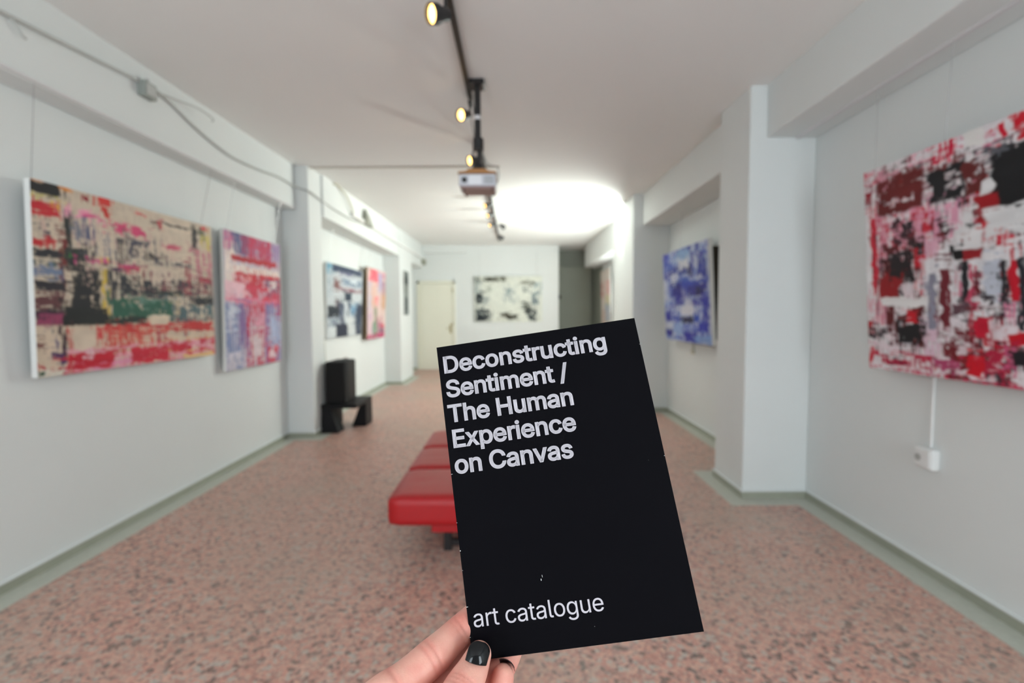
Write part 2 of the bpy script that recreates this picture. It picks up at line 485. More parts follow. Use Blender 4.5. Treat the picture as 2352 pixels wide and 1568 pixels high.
track([(-.352, 1.2, zz(1.2)), (-.335, 4.05, zz(4.05))], 'black lighting track on the near ceiling, running in from the top of the photo')
track([(-.335, 5.0, zz(5.0)), (-.335, 12.2, zz(12.2))], 'thin black lighting track on the far ceiling beyond the projector')
for k, dx in enumerate((-.012, .02)):
    bm = bmesh.new()
    add_tube(bm, catmull([(-.335 + dx, 3.98, 3.20), (-.33 + dx, 4.2, 3.13 + .01 * k), (-.335 + dx, 4.6, 3.14), (-.335 + dx, 5.05, zz(5.05) - .03)], 6), .004, 8)
    tag(obj('track_cable', bm, M_BLACKM), 'thin black cable sagging between the two lighting tracks, %s strand' % ('left' if k == 0 else 'right'), 'cable', 'cables between the lighting tracks')


def spot(bulb, head_dir, track_pt, r, label, power, group='spotlights on the black ceiling track'):
    """bulb: centre of the lit face; head_dir: where it shines; track_pt: where it clips on"""
    bulb = Vector(bulb); d = Vector(head_dir).normalized(); tp = Vector(track_pt)
    s = thing('track_spotlight', label, 'spotlight', tp, group)
    back = bulb - d * (r * 2.6)
    bm = bmesh.new()
    prof = [(0, 1.05), (.05, 1.12), (.9, 1.1), (1.6, .8), (2.3, .74), (2.6, .6)]
    a = d.cross(Vector((0, 0, 1))).normalized(); b = d.cross(a)
    rings = []
    for t, q in prof:
        c = bulb - d * (t * r)
        rings.append([bm.verts.new(c + (a * math.cos(2 * math.pi * j / 20) + b * math.sin(2 * math.pi * j / 20)) * r * q) for j in range(20)])
    for i in range(len(rings) - 1):
        for j in range(20): bm.faces.new((rings[i][j], rings[i][(j + 1) % 20], rings[i + 1][(j + 1) % 20], rings[i + 1][j]))
    bm.faces.new(rings[-1])
    sh = obj('lamp_shade', bm, M_BLACKM, s); smooth_by_angle(sh, 35)
    bm = bmesh.new()
    c0 = bm.verts.new(bulb + d * .1 * r)
    ring = [bm.verts.new(bulb - d * .02 + (a * math.cos(2 * math.pi * j / 20) + b * math.sin(2 * math.pi * j / 20)) * r) for j in range(20)]
    for j in range(20): bm.faces.new((c0, ring[j], ring[(j + 1) % 20]))
    obj('bulb', bm, M_BULB, s, smooth=True)
    bm = bmesh.new()
    mid = bulb - d * (r * 1.7)
    add_tube(bm, [tp + Vector((0, 0, -.03)), Vector((tp.x, tp.y, mid.z + r * .9)), mid], .009, 8)
    add_box(bm, tp.x - .016, tp.x + .016, tp.y - .04, tp.y + .04, tp.z - .055, tp.z - .03, .003, 1)
    obj('stem', bm, M_BLACKM, s)
    if power:
        l = bpy.data.lights.new('spot_beam', 'SPOT'); l.energy = power; l.color = (1, .78, .5); l.spot_size = math.radians(75); l.spot_blend = .6
        l.shadow_soft_size = .03
        lo_ = bpy.data.objects.new('spot_beam', l); COL.objects.link(lo_)
        lo_.location = bulb + d * .03; lo_.rotation_euler = d.to_track_quat('-Z', 'Y').to_euler()
    return s


spot((-.418, 2.575, 3.045), (-.72, -.62, -.33), (-.345, 2.62, 3.24), .046, 'lit warm spotlight nearest the viewer, left of the track at the top of the photo', 4)
spot((-.412, 3.94, 3.085), (-.6, -.75, -.3), (-.337, 4.0, 3.24), .044, 'lit warm spotlight at the end of the near track, left of the projector pole', 4)
spot((-.45, 5.13, 3.10), (-.75, -.6, -.25), (-.335, 5.2, zz(5.2)), .046, 'lit warm spotlight seen just above the projector, at the start of the far track', 4)
zt = zz
spot((-.43, 7.62, 3.185), (-.9, -.35, -.3), (-.335, 7.7, zt(7.7)), .042, 'small lit spotlight, first one below the projector on the far track', 6)
spot((-.43, 8.40, 3.19), (-.9, -.35, -.3), (-.335, 8.5, zt(8.5)), .042, 'small lit spotlight, second one below the projector on the far track', 6)
spot((-.44, 9.35, 3.2), (-.9, -.35, -.3), (-.335, 9.45, zt(9.45)), .042, 'small lit spotlight, third one below the projector, turned to the left wall', 6)
spot((-.16, 9.50, 3.19), (.7, .7, -.3), (-.335, 9.7, zt(9.7)), .042, 'small spotlight seen from behind, turned to the right beyond the third one', 6)
spot((-.22, 10.75, 3.17), (.6, .6, -.4), (-.335, 10.8, zt(10.8)), .045, 'small lit spotlight at the far end of the track, before the end wall', 6)

# ------------------------------------------------------------------ projector on its ceiling pole
pr = thing('projector', 'white projector with a wood brown lid hanging from a black ceiling pole', 'projector', (-.262, 3.7, 3.24))
bm = bmesh.new()
add_box(bm, -.335, -.205, 3.64, 3.78, 3.205, 3.24, .006, 1)
for x in (-.315, -.225):
    add_tube(bm, [(x, 3.66, 3.20), (x, 3.66, 3.21)], .01, 8)
obj('ceiling_plate', bm, M_BLACKM, pr)
bm = bmesh.new(); add_tube(bm, [(-.262, 3.7, 3.21), (-.262, 3.7, 2.86)], .026, 16)
obj('pole', bm, M_BLACKM, pr)
bm = bmesh.new(); add_tube(bm, [(-.262, 3.7, 3.045), (-.262, 3.7, 3.015)], .0275, 16)
o = obj('pole_clamp', bm, M_ALU, pr)
bm = bmesh.new(); add_tube(bm, [(-.258, 3.7, 2.875), (-.258, 3.7, 2.79)], .043, 18)
bmesh.ops.bevel(bm, geom=[e for e in bm.edges if e.calc_face_angle(0) > 1], offset=.006, segments=2, affect='EDGES')
obj('collar', bm, M_BLACKM, pr)
bm = bmesh.new(); add_tube(bm, [(-.252, 3.7, 2.80), (-.252, 3.7, 2.66)], .016, 12)
add_tube(bm, catmull([(-.285, 3.66, 2.79), (-.30, 3.65, 2.74), (-.28, 3.66, 2.69), (-.265, 3.68, 2.66)], 6), .006, 8)
obj('neck', bm, M_BLACKM, pr)
bm = bmesh.new()
add_tube(bm, [(-.262, 3.7, 2.705), (-.262, 3.7, 2.69), (-.262, 3.7, 2.65), (-.262, 3.7, 2.622)], .024, 18, .06)
for sx in (-1, 1):
    add_box(bm, -.262 + sx * .10 - .05, -.262 + sx * .10 + .05, 3.675, 3.725, 2.606, 2.616, .002, 1)
obj('mounting_bracket', bm, M_BLACKM, pr)
PX0, PX1, PY0, PY1 = -.402, -.118, 3.58, 3.83
bm = bmesh.new(); add_box(bm, PX0, PX1, PY0, PY1, 2.492, 2.582, .008, 2)
body = obj('projector_body', bm, material('projector_white', (.62, .63, .68, 1), .4, noise=.02, scale=20), pr)
M_LID = material('wood_brown_lid', srgb(170, 118, 66), .5, noise=.15, scale=25)
bm = bmesh.new()
prof = [(PX0 - .004, 2.583), (PX1 + .004, 2.583), (PX1 + .004, 2.597), (-.17, 2.602), (-.20, 2.618), (-.32, 2.618), (-.35, 2.602), (PX0 - .004, 2.597)]
add_prism(bm, prof, 'y', PY0 - .004, PY1 + .004)
o = obj('lid', bm, M_LID, pr); tag(o, 'wood brown lid with a raised middle')
bm = bmesh.new(); add_box(bm, PX0 + .02, PX1 - .008, PY0 + .015, PY1 - .01, 2.476, 2.493, .006, 1)
o = obj('base_tray', bm, material('dull_pink_grey_plastic', srgb(160, 135, 130), .5, noise=.05, scale=20), pr)
bm = bmesh.new(); add_tube(bm, [(-.358, PY0 - .006, 2.536), (-.358, PY0 + .01, 2.536)], .021, 20, .021)
o = obj('lens_ring', bm, material('dark_grey_plastic', (.12, .12, .13, 1), .4, noise=.05, scale=20), pr)
bm = bmesh.new(); add_tube(bm, [(-.358, PY0 - .010, 2.536), (-.358, PY0 - .004, 2.536)], .014, 16)
obj('lens', bm, material('lens_glass_black', (.004, .004, .005, 1), .05, noise=.01), pr)
bm = bmesh.new(); add_box(bm, -.325, -.225, PY0 - .003, PY0 + .002, 2.503, 2.570, .002, 1)
obj('front_panel', bm, material('projector_front_white', (.85, .86, .9, 1), .3, noise=.02, scale=20), pr)
bm = bmesh.new()
for k in range(6): add_box(bm, -.205, -.135, PY0 - .003, PY0 + .002, 2.512 + k * .009, 2.516 + k * .009)
obj('vent_grille', bm, material('vent_grey', (.35, .36, .36, 1), .5, noise=.05, scale=20), pr)
for x, y in ((PX0 + .04, PY0 + .04), (PX1 - .03, PY0 + .04), (PX0 + .04, PY1 - .04), (PX1 - .03, PY1 - .04)):
    bm = bmesh.new(); add_tube(bm, [(x, y, 2.477), (x, y, 2.468)], .008, 8)
    obj('foot', bm, M_BLACKM, pr)
for ch in [c for c in bpy.data.objects if c.parent == pr]:
    plate = ch.name.startswith('ceiling_plate')
    for v in ch.data.vertices:
        v.co.x = -.262 + (v.co.x + .262) * .97
        v.co.y += .07
        v.co.z += (zz(3.77) - 3.241) if plate else -.037
        if ch.name.startswith('pole') and v.co.z > 3.15: v.co.z = 3.235
bm = bmesh.new()
add_tube(bm, catmull([(-.14, 3.905, 2.50), (-.11, 3.96, 2.60), (-.12, 3.96, 2.68), (-.19, 3.87, 2.68), (-.225, 3.80, 2.74)], 8), .005, 8)
tag(obj('projector_cable', bm, M_CABLE), 'grey cable looping behind the projector up to its pole', 'cable')

# ------------------------------------------------------------------ cables, conduits and boxes
bm = bmesh.new()
add_box(bm, -2.45, -.15, 5.93, 5.955, zz(5.94) - .016, zz(5.94) + .01)
tag(obj('cable_conduit', bm, material('beige_conduit', srgb(205, 200, 188), .5, noise=.04, scale=20)), 'thin beige conduit crossing the ceiling from the near left pillar to behind the projector', 'conduit')
bm = bmesh.new()
xb = -2.585
pts = [(xb, -2.18, 2.96), (xb, -.8, 2.93), (xb, .6, 2.95), (xb, 1.9, 2.975), (xb, 2.3, 3.02), (xb, 2.9, 3.075), (xb, 3.42, 3.125), (xb + .01, 3.55, 3.13), (xb, 3.75, 3.11), (xb, 4.05, 3.03), (xb, 4.5, 2.965), (xb, 5.0, 2.985), (xb, 5.45, 3.03), (-2.56, 5.82, 3.02), (-2.43, 5.90, 2.98), (-2.43, 6.2, 2.96), (-2.41, 6.6, 2.93), (-2.405, 7.2, 2.93), (-2.405, 8.0, 2.98)]
add_tube(bm, catmull(pts, 6), .011, 8)
tag(obj('hanging_cable', bm, M_CABLE), 'grey cable sagging along the near left beam past the small junction box', 'cable')
jb = thing('junction_box', 'small grey junction box high on the near left beam where the cable dips', 'box', (-2.6, 3.5, 3.1))
bm = bmesh.new(); add_box(bm, -2.6, -2.545, 3.44, 3.56, 3.035, 3.14, .006, 2)
obj('housing', bm, material('weathered_grey_plastic', srgb(150, 156, 150), .5, noise=.12, scale=18), jb)
bm = bmesh.new(); add_box(bm, -2.545, -2.54, 3.455, 3.545, 3.05, 3.125, .002, 1); add_tube(bm, [(-2.57, 3.5, 3.14), (-2.57, 3.5, 3.165)], .013, 10)
obj('cover', bm, M_CABLE, jb)
bm = bmesh.new()
add_tube(bm, catmull([(-2.585, 2.58, 3.04), (-2.58, 2.60, 3.02), (-2.578, 2.63, 2.98), (-2.58, 2.65, 2.975)], 5), .006, 8)
tag(obj('cable_tail', bm, M_CABLE), 'short loose cable end hanging off the grey cable at the top left of the photo', 'cable')
bm = bmesh.new()
add_tube(bm, catmull([(-2.585, 3.56, 3.12), (-2.56, 3.75, 3.14), (-2.5, 3.95, 3.15), (-2.48, 4.1, 3.13), (-2.5, 4.12, 3.115)], 6), .006, 8)
tag(obj('cable_tail', bm, M_CABLE), 'short pale cable end sticking out right of the junction box', 'cable')
bm = bmesh.new()
add_tube(bm, catmull([(-2.41, 6.62, 3.27), (-2.40, 6.72, 3.28), (-2.37, 6.95, 3.22), (-2.36, 7.15, 3.1), (-2.39, 7.4, 3.0), (-2.40, 7.8, 2.98)], 6), .014, 8)
tag(obj('hanging_cable', bm, M_CREAMC), 'cream cable drooping from the ceiling corner just past the near left pillar', 'cable')
bm = bmesh.new(); add_box(bm, -2.42, -2.37, 7.3, 12.9, 2.975, 3.03, .01, 2)
tag(obj('cable_trunking', bm, M_WHITEP), 'white cable trunking along the far left beam', 'trunking')
bm = bmesh.new(); add_box(bm, -2.42, -2.33, 12.92, 13.12, 2.84, 2.98, .008, 1)
tag(obj('connection_box', bm, material('dull_olive_plastic', srgb(150, 152, 136), .5, noise=.1, scale=20)), 'small dull grey box at the far end of the white trunking, above the cream door', 'box')
bm = bmesh.new()
add_prism(bm, [(7.85, 2.97), (8.25, 2.97), (8.0, 3.12), (7.9, 3.15)], 'x', -2.42, -2.34)
add_tube(bm, [(-2.38, 7.92, 3.14), (-2.38, 7.92, 3.20)], .03, 12)
tag(obj('emergency_lamp', bm, material('lamp_grey_plastic', srgb(150, 152, 140), .5, noise=.08, scale=12)), 'grey wedge shaped emergency lamp above the white trunking on the far left beam', 'lamp')

# picture rails
def rail(x0, x1, y0, y1, z0, z1, label):
    bm = bmesh.new(); add_box(bm, x0, x1, y0, y1, z0, z1, .002, 1)
    tag(obj('picture_rail', bm, M_ALU), label, 'rail', 'picture rails under the beams')


rail(-2.6, -2.582, YF + .02, 5.86, 2.77, 2.785, 'thin pale picture rail along the lower edge of the near left beam')
rail(2.205, 2.235, YF + .02, 3.84, 2.855, 2.872, 'thin pale picture rail under the near right beam')

# hidden wall lamp of the far room
wl = thing('wall_lamp', 'lit wall lamp high behind the far right pier', 'lamp', (1.99, 8.28, 2.42))
bm = bmesh.new(); add_box(bm, 1.96, 1.99, 8.13, 8.43, 2.34, 2.50, .005, 1)
obj('fitting', bm, M_WHITEP, wl)
bm = bmesh.new(); add_tube(bm, [(1.948, 8.15, 2.42), (1.948, 8.41, 2.42)], .012, 10)
obj('tube', bm, M_TUBE, wl)

# socket with its conduit under the large red canvas
so = thing('wall_socket', 'white double wall socket low on the right wall at the foot of the white conduit', 'socket', (XR, 2.72, .68))
bm = bmesh.new(); add_box(bm, XR - .05, XR, 2.655, 2.775, .615, .735, .01, 2)
obj('back_box', bm, M_WHITEP, so)
bm = bmesh.new(); add_box(bm, XR - .056, XR - .049, 2.665, 2.765, .625, .725, .003, 1)
fp = obj('face_plate', bm, M_WHITEP, so)
bm = bmesh.new()
add_tube(bm, [(XR - .058, 2.74, .675), (XR - .055, 2.74, .675)], .02, 16)
o = obj('outlet', bm, material('outlet_grey', (.4, .4, .38, 1), .5, noise=.05, scale=20), so)
bm = bmesh.new(); add_box(bm, XR - .014, XR, 2.705, 2.721, .735, 1.9, .003, 1)
tag(obj('conduit', bm, M_WHITEP), 'white plastic conduit running down the right wall from the large red canvas to the socket', 'conduit')
bm = bmesh.new(); add_box(bm, XR - .018, XR, 6.33, 6.355, 1.02, 1.6, .003, 1); add_box(bm, XR - .03, XR, 6.30, 6.385, .97, 1.03, .005, 1)
tag(obj('conduit', bm, M_CREAMC), 'thin cream conduit ending in a small box below the blue canvas', 'conduit')
bm = bmesh.new(); add_box(bm, 1.818, 1.83, 8.0, 8.08, 2.78, 2.9, .003, 1)
tag(obj('sensor', bm, M_WHITEP), 'small pale sensor high on the side of the far right pier', 'sensor')

# ------------------------------------------------------------------ painted canvases
rng = np.random.default_rng(7)


def vnoise(H, W, gy, gx, rs):
    """smooth value noise with gy x gx cells over an H x W picture"""
    gy, gx = max(2, int(gy)), max(2, int(gx))
    g = rs.random((gy + 2, gx + 2))
    y = np.linspace(0, gy, H); x = np.linspace(0, gx, W)
    yi = np.minimum(y.astype(int), gy); xi = np.minimum(x.astype(int), gx)
    fy = (y - yi)[:, None]; fx = (x - xi)[None, :]
    fy = fy * fy * (3 - 2 * fy); fx = fx * fx * (3 - 2 * fx)
    a = g[yi][:, xi]; b = g[yi][:, xi + 1]; c = g[yi + 1][:, xi]; d = g[yi + 1][:, xi + 1]
    return (a * (1 - fx) + b * fx) * (1 - fy) + (c * (1 - fx) + d * fx) * fy


class Paint:
    """a picture painted stroke by stroke; strokes are given in any flat frame whose four picture corners are 'quad' (TL TR BR BL)"""
    def __init__(s, W, H, quad, bgcol, seed, u1=1.0, aspect=1.4):
        s.W, s.H, s.asp = W, H, aspect
        s.rs = np.random.default_rng(seed)
        A = []
        for (x, y), (u, v) in zip(quad, ((0, 0), (u1, 0), (u1, 1), (0, 1))):
            A.append([x, y, 1, 0, 0, 0, -u * x, -u * y, -u]); A.append([0, 0, 0, x, y, 1, -v * x, -v * y, -v])
        s.Hm = np.linalg.svd(np.array(A, float))[2][-1].reshape(3, 3)
        s.img = np.ones((H, W, 3)) * np.array(srgb(*bgcol)[:3])
        s.img *= (1 + .10 * (vnoise(H, W, 14, 18, s.rs) - .5))[..., None]
        s.U, s.V = np.meshgrid((np.arange(W) + .5) / W, (np.arange(H) + .5) / H)

    def uv(s, x, y):
        p = s.Hm @ np.array([x, y, 1.0]); return p[0] / p[2], p[1] / p[2]

    def st(s, x0, y0, x1, y1, col, cov=.9, kind='b', op=1.0):
        """kind b: blotchy, h: dragged sideways, v: dragged down, f: fine mess"""
        u0, v0 = s.uv(x0, y0); u1, v1 = s.uv(x1, y1)
        u0, u1, v0, v1 = min(u0, u1), max(u0, u1), min(v0, v1), max(v0, v1)
        s.uvst(u0, v0, u1, v1, col, cov, kind, op)
        a, b = min(.05, (u1 - u0) * .3) + .006, min(.06, (v1 - v0) * .3) + .006
        if (u1 - u0) * (v1 - v0) < .12: s.uvst(u0 - a, v0 - b, u1 + a, v1 + b, col, .24 * cov, 'hv'[int(s.rs.integers(2))], op * .8)   # dry spill round the stroke

    def uvst(s, u0, v0, u1, v1, col, cov=.9, kind='b', op=1.0):
        H, W, rs = s.H, s.W, s.rs
        gx, gy = {'b': (20, 26), 'h': (10, 60), 'v': (70, 9), 'f': (60, 50)}[kind]
        n = vnoise(H, W, gy, gx * s.asp, rs) * .38 + vnoise(H, W, gy * 2.3, gx * 2.3 * s.asp, rs) * .30
        n = n + vnoise(H, W, 12, 120, rs) * .15 + vnoise(H, W, 110, 16, rs) * .13 + rs.random((H, W)) * .07
        du = (vnoise(H, W, 30, 10, rs) - .5) * .022; dv = (vnoise(H, W, 10, 34, rs) - .5) * .022
        cu, cv, hu, hv = (u0 + u1) / 2, (v0 + v1) / 2, max((u1 - u0) / 2, .004), max((v1 - v0) / 2, .004)
        ed = np.minimum(hu - np.abs(s.U + du - cu), hv - np.abs(s.V + dv - cv))
        soft = .12 * min(hu, hv) + .003
        e = np.clip(ed / soft + .5, 0, 1)
        thr = np.quantile(n, 1 - cov) if cov < 1 else -1
        m = np.clip((n - thr) / .13 + .5, 0, 1) * e * op
        c = np.array(srgb(*col)[:3]) * (1 + .25 * (vnoise(H, W, gy, gx, rs) - .5))[..., None]
        s.img = s.img * (1 - m[..., None]) + np.clip(c, 0, 1) * m[..., None]


def canvas_material():
    m = bpy.data.materials.new('acrylic_paint'); m.use_nodes = True
    nt = m.node_tree; b = nt.nodes['Principled BSDF']
    a = nt.nodes.new('ShaderNodeAttribute'); a.attribute_name = 'paint'
    nt.links.new(a.outputs['Color'], b.inputs['Base Color'])
    b.inputs['Roughness'].default_value = .55; b.inputs['Specular IOR Level'].default_value = .25
    tc = nt.nodes.new('ShaderNodeTexCoord'); n = nt.nodes.new('ShaderNodeTexNoise'); n.inputs['Scale'].default_value = 90
    nt.links.new(tc.outputs['Object'], n.inputs['Vector'])
    bp = nt.nodes.new('ShaderNodeBump'); bp.inputs['Strength'].default_value = .15; bp.inputs['Distance'].default_value = .004
    nt.links.new(n.outputs['Fac'], bp.inputs['Height']); nt.links.new(bp.outputs['Normal'], b.inputs['Normal'])
    return m


M_PAINT = canvas_material()


def painting(label, TL, TR, BR, BL, P, depth, wires=(), side=M_CANVAS, group='abstract canvases hung along the walls', bow=0):
    """corners as seen from the front; the picture is a fine mesh that carries its paint as a colour attribute"""
    TL, TR, BR, BL = map(Vector, (TL, TR, BR, BL))
    nrm = (BL - TL).cross(TR - TL).normalized()          # towards the viewer
    t = thing('painting', label, 'painting', (BL + BR) / 2, group)
    W, H = P.W, P.H
    us = np.linspace(0, 1, W); vs = np.linspace(0, 1, H)
    U, V = np.meshgrid(us, vs)
    tl, tr, br, bl, nn = (np.array(c) for c in (TL, TR, BR, BL, nrm))
    co = ((1 - U) * (1 - V))[..., None] * tl + (U * (1 - V))[..., None] * tr + (U * V)[..., None] * br + ((1 - U) * V)[..., None] * bl + nn * .0006
    idx = np.arange(W * H).reshape(H, W)
    f = np.stack([idx[:-1, :-1], idx[1:, :-1], idx[1:, 1:], idx[:-1, 1:]], -1).reshape(-1, 4)
    me = bpy.data.meshes.new('painted_face')
    me.from_pydata(co.reshape(-1, 3).tolist(), [], f.tolist())
    ca = me.color_attributes.new('paint', 'FLOAT_COLOR', 'POINT')
    ca.data.foreach_set('color', np.concatenate([P.img, np.ones((H, W, 1))], -1).astype(np.float32).ravel())
    me.materials.append(M_PAINT)
    for p in me.polygons: p.use_smooth = True
    o = bpy.data.objects.new('painted_face', me); COL.objects.link(o); o.parent = t
    o.matrix_parent_inverse = Matrix.Translation(-t.location)
    # wrapped canvas sides
    bm = bmesh.new()
    A = [bm.verts.new(p) for p in (TL, TR, BR, BL)]
    B = [bm.verts.new(p - nrm * depth) for p in (TL, TR, BR, BL)]
    bm.faces.new(A)
    for i in range(4): bm.faces.new((A[i], A[(i + 1) % 4], B[(i + 1) % 4], B[i]))
    ux = (TR - TL).normalized(); uy = (BL - TL).normalized()
    C = [bm.verts.new(p) for p in (B[0].co + (ux + uy) * .05, B[1].co + (-ux + uy) * .05, B[2].co + (-ux - uy) * .05, B[3].co + (ux - uy) * .05)]
    for i in range(4): bm.faces.new((B[i], B[(i + 1) % 4], C[(i + 1) % 4], C[i]))
    obj('canvas_sides', bm, side, t)
    # stretcher bars behind
    bm = bmesh.new()
    q = [B[0:0]]
    base = TL - nrm * (depth * .85)
    wl, hl = (TR - TL).length, (BL - TL).length
    M = Matrix((ux, uy, nrm)).transposed()
    for (a0, a1, b0, b1) in ((.005, .045, .005, hl - .005), (wl - .045, wl - .005, .005, hl - .005), (.045, wl - .045, .005, .045), (.045, wl - .045, hl - .045, hl - .005), (wl / 2 - .02, wl / 2 + .02, .045, hl - .045)):
        n0 = len(bm.verts)
        add_box(bm, a0, a1, b0, b1, 0, depth * .7)
        bm.verts.ensure_lookup_table()
        for v in bm.verts[n0:]: v.co = base + M @ v.co
    obj('stretcher_bars', bm, M_WOOD, t)
    for (u, top) in wires:
        a = TL.lerp(TR, u) - nrm * depth * .8
        bm = bmesh.new(); add_tube(bm, [a + Vector((0, 0, -.04)), Vector(top)], .0022, 6)
        obj('hanging_wire', bm, M_WIRE, t)
    return t


# --- large cream, red and green canvas, left wall
P = Paint(250, 175, [(235, 105), (1490, 430), (1490, 1310), (255, 1470)], (208, 192, 172), 11, aspect=1.45)
S = P.st
S(240, 110, 1480, 1440, (186, 170, 155), .35, 'f', .5)
S(240, 300, 1480, 700, (196, 150, 150), .2, 'v', .6)
S(240, 120, 445, 235, (24, 24, 26), 1); S(250, 108, 320, 130, (226, 130, 40), .9); S(445, 158, 500, 192, (214, 130, 40), .9)
S(240, 228, 440, 246, (200, 190, 90), .7, 'h'); S(470, 190, 500, 268, (40, 40, 42), .7, 'v')
S(243, 252, 440, 375, (192, 30, 46), .75, 'h'); S(395, 280, 430, 335, (222, 180, 60), .7)
S(470, 300, 700, 400, (232, 160, 182), .6, 'b'); S(585, 228, 622, 266, (150, 28, 44), 1); S(600, 340, 690, 385, (220, 90, 140), .7)
S(700, 228, 780, 300, (205, 50, 45), .95); S(728, 300, 768, 378, (200, 50, 40), .9); S(940, 322, 1035, 365, (205, 80, 78), .55)
S(800, 400, 1020, 505, (206, 64, 112), .7, 'b'); S(1080, 400, 1140, 450, (90, 60, 60), .7); S(1140, 405, 1325, 445, (56, 46, 42), .85, 'h')
S(1350, 412, 1385, 575, (52, 50, 50), .8, 'v'); S(1400, 430, 1440, 525, (70, 80, 70), .6, 'v'); S(1412, 480, 1482, 590, (205, 190, 110), .55, 'v'); S(1412, 425, 1452, 452, (206, 40, 60), 1)
S(300, 390, 370, 430, (90, 90, 90), .7); S(250, 440, 370, 525, (60, 50, 70), .6); S(243, 502, 400, 572, (186, 28, 38), .8, 'b')
S(243, 575, 440, 645, (38, 38, 46), .85); S(243, 645, 440, 705, (70, 92, 90), .5); S(475, 378, 505, 560, (40, 44, 42), .95, 'v')
S(460, 560, 600, 700, (30, 34, 34), .85); S(462, 608, 520, 642, (46, 116, 52), .8); S(432, 500, 475, 880, (112, 38, 38), .8, 'v')
S(520, 400, 562, 540, (110, 116, 132), .6, 'v'); S(600, 400, 690, 525, (84, 88, 120), .6, 'v'); S(560, 540, 700, 640, (60, 58, 66), .5, 'f')
S(690, 480, 800, 690, (216, 200, 180), .9); S(700, 500, 780, 640, (120, 116, 130), .2, 'v'); S(820, 500, 890, 700, (70, 66, 66), .45, 'v')
S(590, 645, 960, 712, (202, 68, 128), .75, 'h'); S(640, 690, 840, 732, (70, 40, 80), .6, 'h'); S(820, 690, 980, 740, (190, 60, 90), .6, 'h')
S(870, 500, 1080, 655, (66, 64, 80), .42, 'b'); S(1000, 600, 1130, 655, (36, 32, 34), .8); S(1140, 560, 1260, 602, (198, 84, 110), .6, 'b')
S(1130, 380, 1340, 640, (216, 198, 178), .6, 'b'); S(1110, 385, 1140, 440, (180, 60, 70), .6)
S(1140, 410, 1325, 445, (56, 46, 42), .8, 'h'); S(1180, 560, 1260, 600, (198, 84, 110), .6, 'b')
S(1080, 655, 1330, 715, (60, 60, 76), .5, 'h'); S(1360, 580, 1482, 800, (186, 104, 120), .45, 'v'); S(1390, 780, 1482, 815, (190, 40, 60), .7)
S(243, 700, 440, 800, (110, 124, 152), .75, 'h'); S(243, 800, 452, 870, (36, 34, 44), .9, 'h'); S(250, 868, 442, 1000, (98, 56, 60), .85, 'h')
S(250, 1000, 450, 1065, (54, 34, 52), .9, 'h'); S(252, 1055, 452, 1110, (150, 60, 96), .8, 'h')
S(500, 700, 700, 1090, (26, 27, 32), .78, 'b'); S(450, 975, 745, 1105, (24, 27, 28), .95); S(590, 700, 680, 860, (190, 160, 150), .35, 'v'); S(600, 870, 690, 1000, (206, 186, 166), .6, 'v')
S(690, 700, 760, 1080, (200, 180, 150), .6, 'v'); S(715, 725, 748, 1080, (216, 184, 66), .7, 'v'); S(760, 720, 850, 960, (44, 46, 50), .6, 'v')
S(840, 760, 1480, 930, (48, 50, 58), .5, 'b'); S(960, 720, 1480, 900, (120, 44, 62), .3, 'v'); S(1060, 700, 1200, 830, (212, 194, 176), .55, 'b'); S(1290, 700, 1330, 900, (150, 60, 70), .6, 'v')
S(980, 700, 1010, 920, (214, 194, 170), .5, 'v'); S(1080, 860, 1260, 905, (36, 38, 40), .75, 'h')
S(760, 915, 1200, 1075, (40, 92, 74), .8, 'b'); S(900, 910, 1200, 1000, (96, 130, 118), .35, 'h'); S(1190, 950, 1482, 1110, (78, 100, 106), .6, 'b'); S(760, 1040, 1000, 1095, (26, 40, 36), .6, 'b')
S(1200, 930, 1240, 1070, (190, 170, 140), .5, 'v'); S(1030, 1030, 1175, 1105, (212, 196, 172), .85); S(1360, 918, 1482, 962, (30, 32, 36), .9)
S(1180, 1060, 1480, 1130, (60, 70, 78), .5, 'f')
S(240, 1108, 1482, 1300, (214, 194, 172), .85, 'b'); S(720, 1096, 1482, 1140, (190, 44, 46), .75, 'h'); S(740, 1120, 1130, 1235, (206, 84, 72), .4, 'v'); S(660, 1110, 735, 1250, (206, 70, 70), .5, 'v')
S(470, 1128, 518, 1262, (186, 26, 38), .85, 'v'); S(1090, 1130, 1130, 1190, (170, 40, 70), .8); S(1140, 1215, 1482, 1250, (210, 150, 90), .5, 'h'); S(260, 1200, 300, 1260, (110, 60, 60), .5)
S(370, 1110, 400, 1250, (120, 110, 130), .5, 'v'); S(415, 1100, 452, 1420, (52, 34, 46), .7, 'v')
S(450, 1270, 1482, 1390, (228, 164, 178), .65, 'h'); S(360, 1290, 442, 1365, (72, 50, 92), .75); S(452, 1310, 770, 1385, (196, 26, 50), .85, 'b'); S(560, 1290, 640, 1330, (230, 190, 200), .7)
S(900, 1262, 1160, 1340, (204, 34, 60), .85, 'b'); S(1180, 1238, 1325, 1300, (198, 30, 56), .85, 'b'); S(1380, 1190, 1488, 1290, (196, 50, 70), .6, 'h'); S(1260, 1300, 1480, 1330, (226, 190, 130), .6, 'h')
S(270, 1380, 310, 1400, (180, 40, 50), 1); S(590, 1370, 900, 1400, (226, 150, 180), .6, 'h'); S(250, 1420, 440, 1465, (220, 214, 200), .8); S(275, 1425, 310, 1450, (50, 80, 60), .8)
def key(*strokes):
    for x0, y0, x1, y1, col, cov, kind in strokes:
        u0, v0 = P.uv(x0, y0); u1, v1 = P.uv(x1, y1)
        P.uvst(min(u0, u1), min(v0, v1), max(u0, u1), max(v0, v1), col, cov, kind)


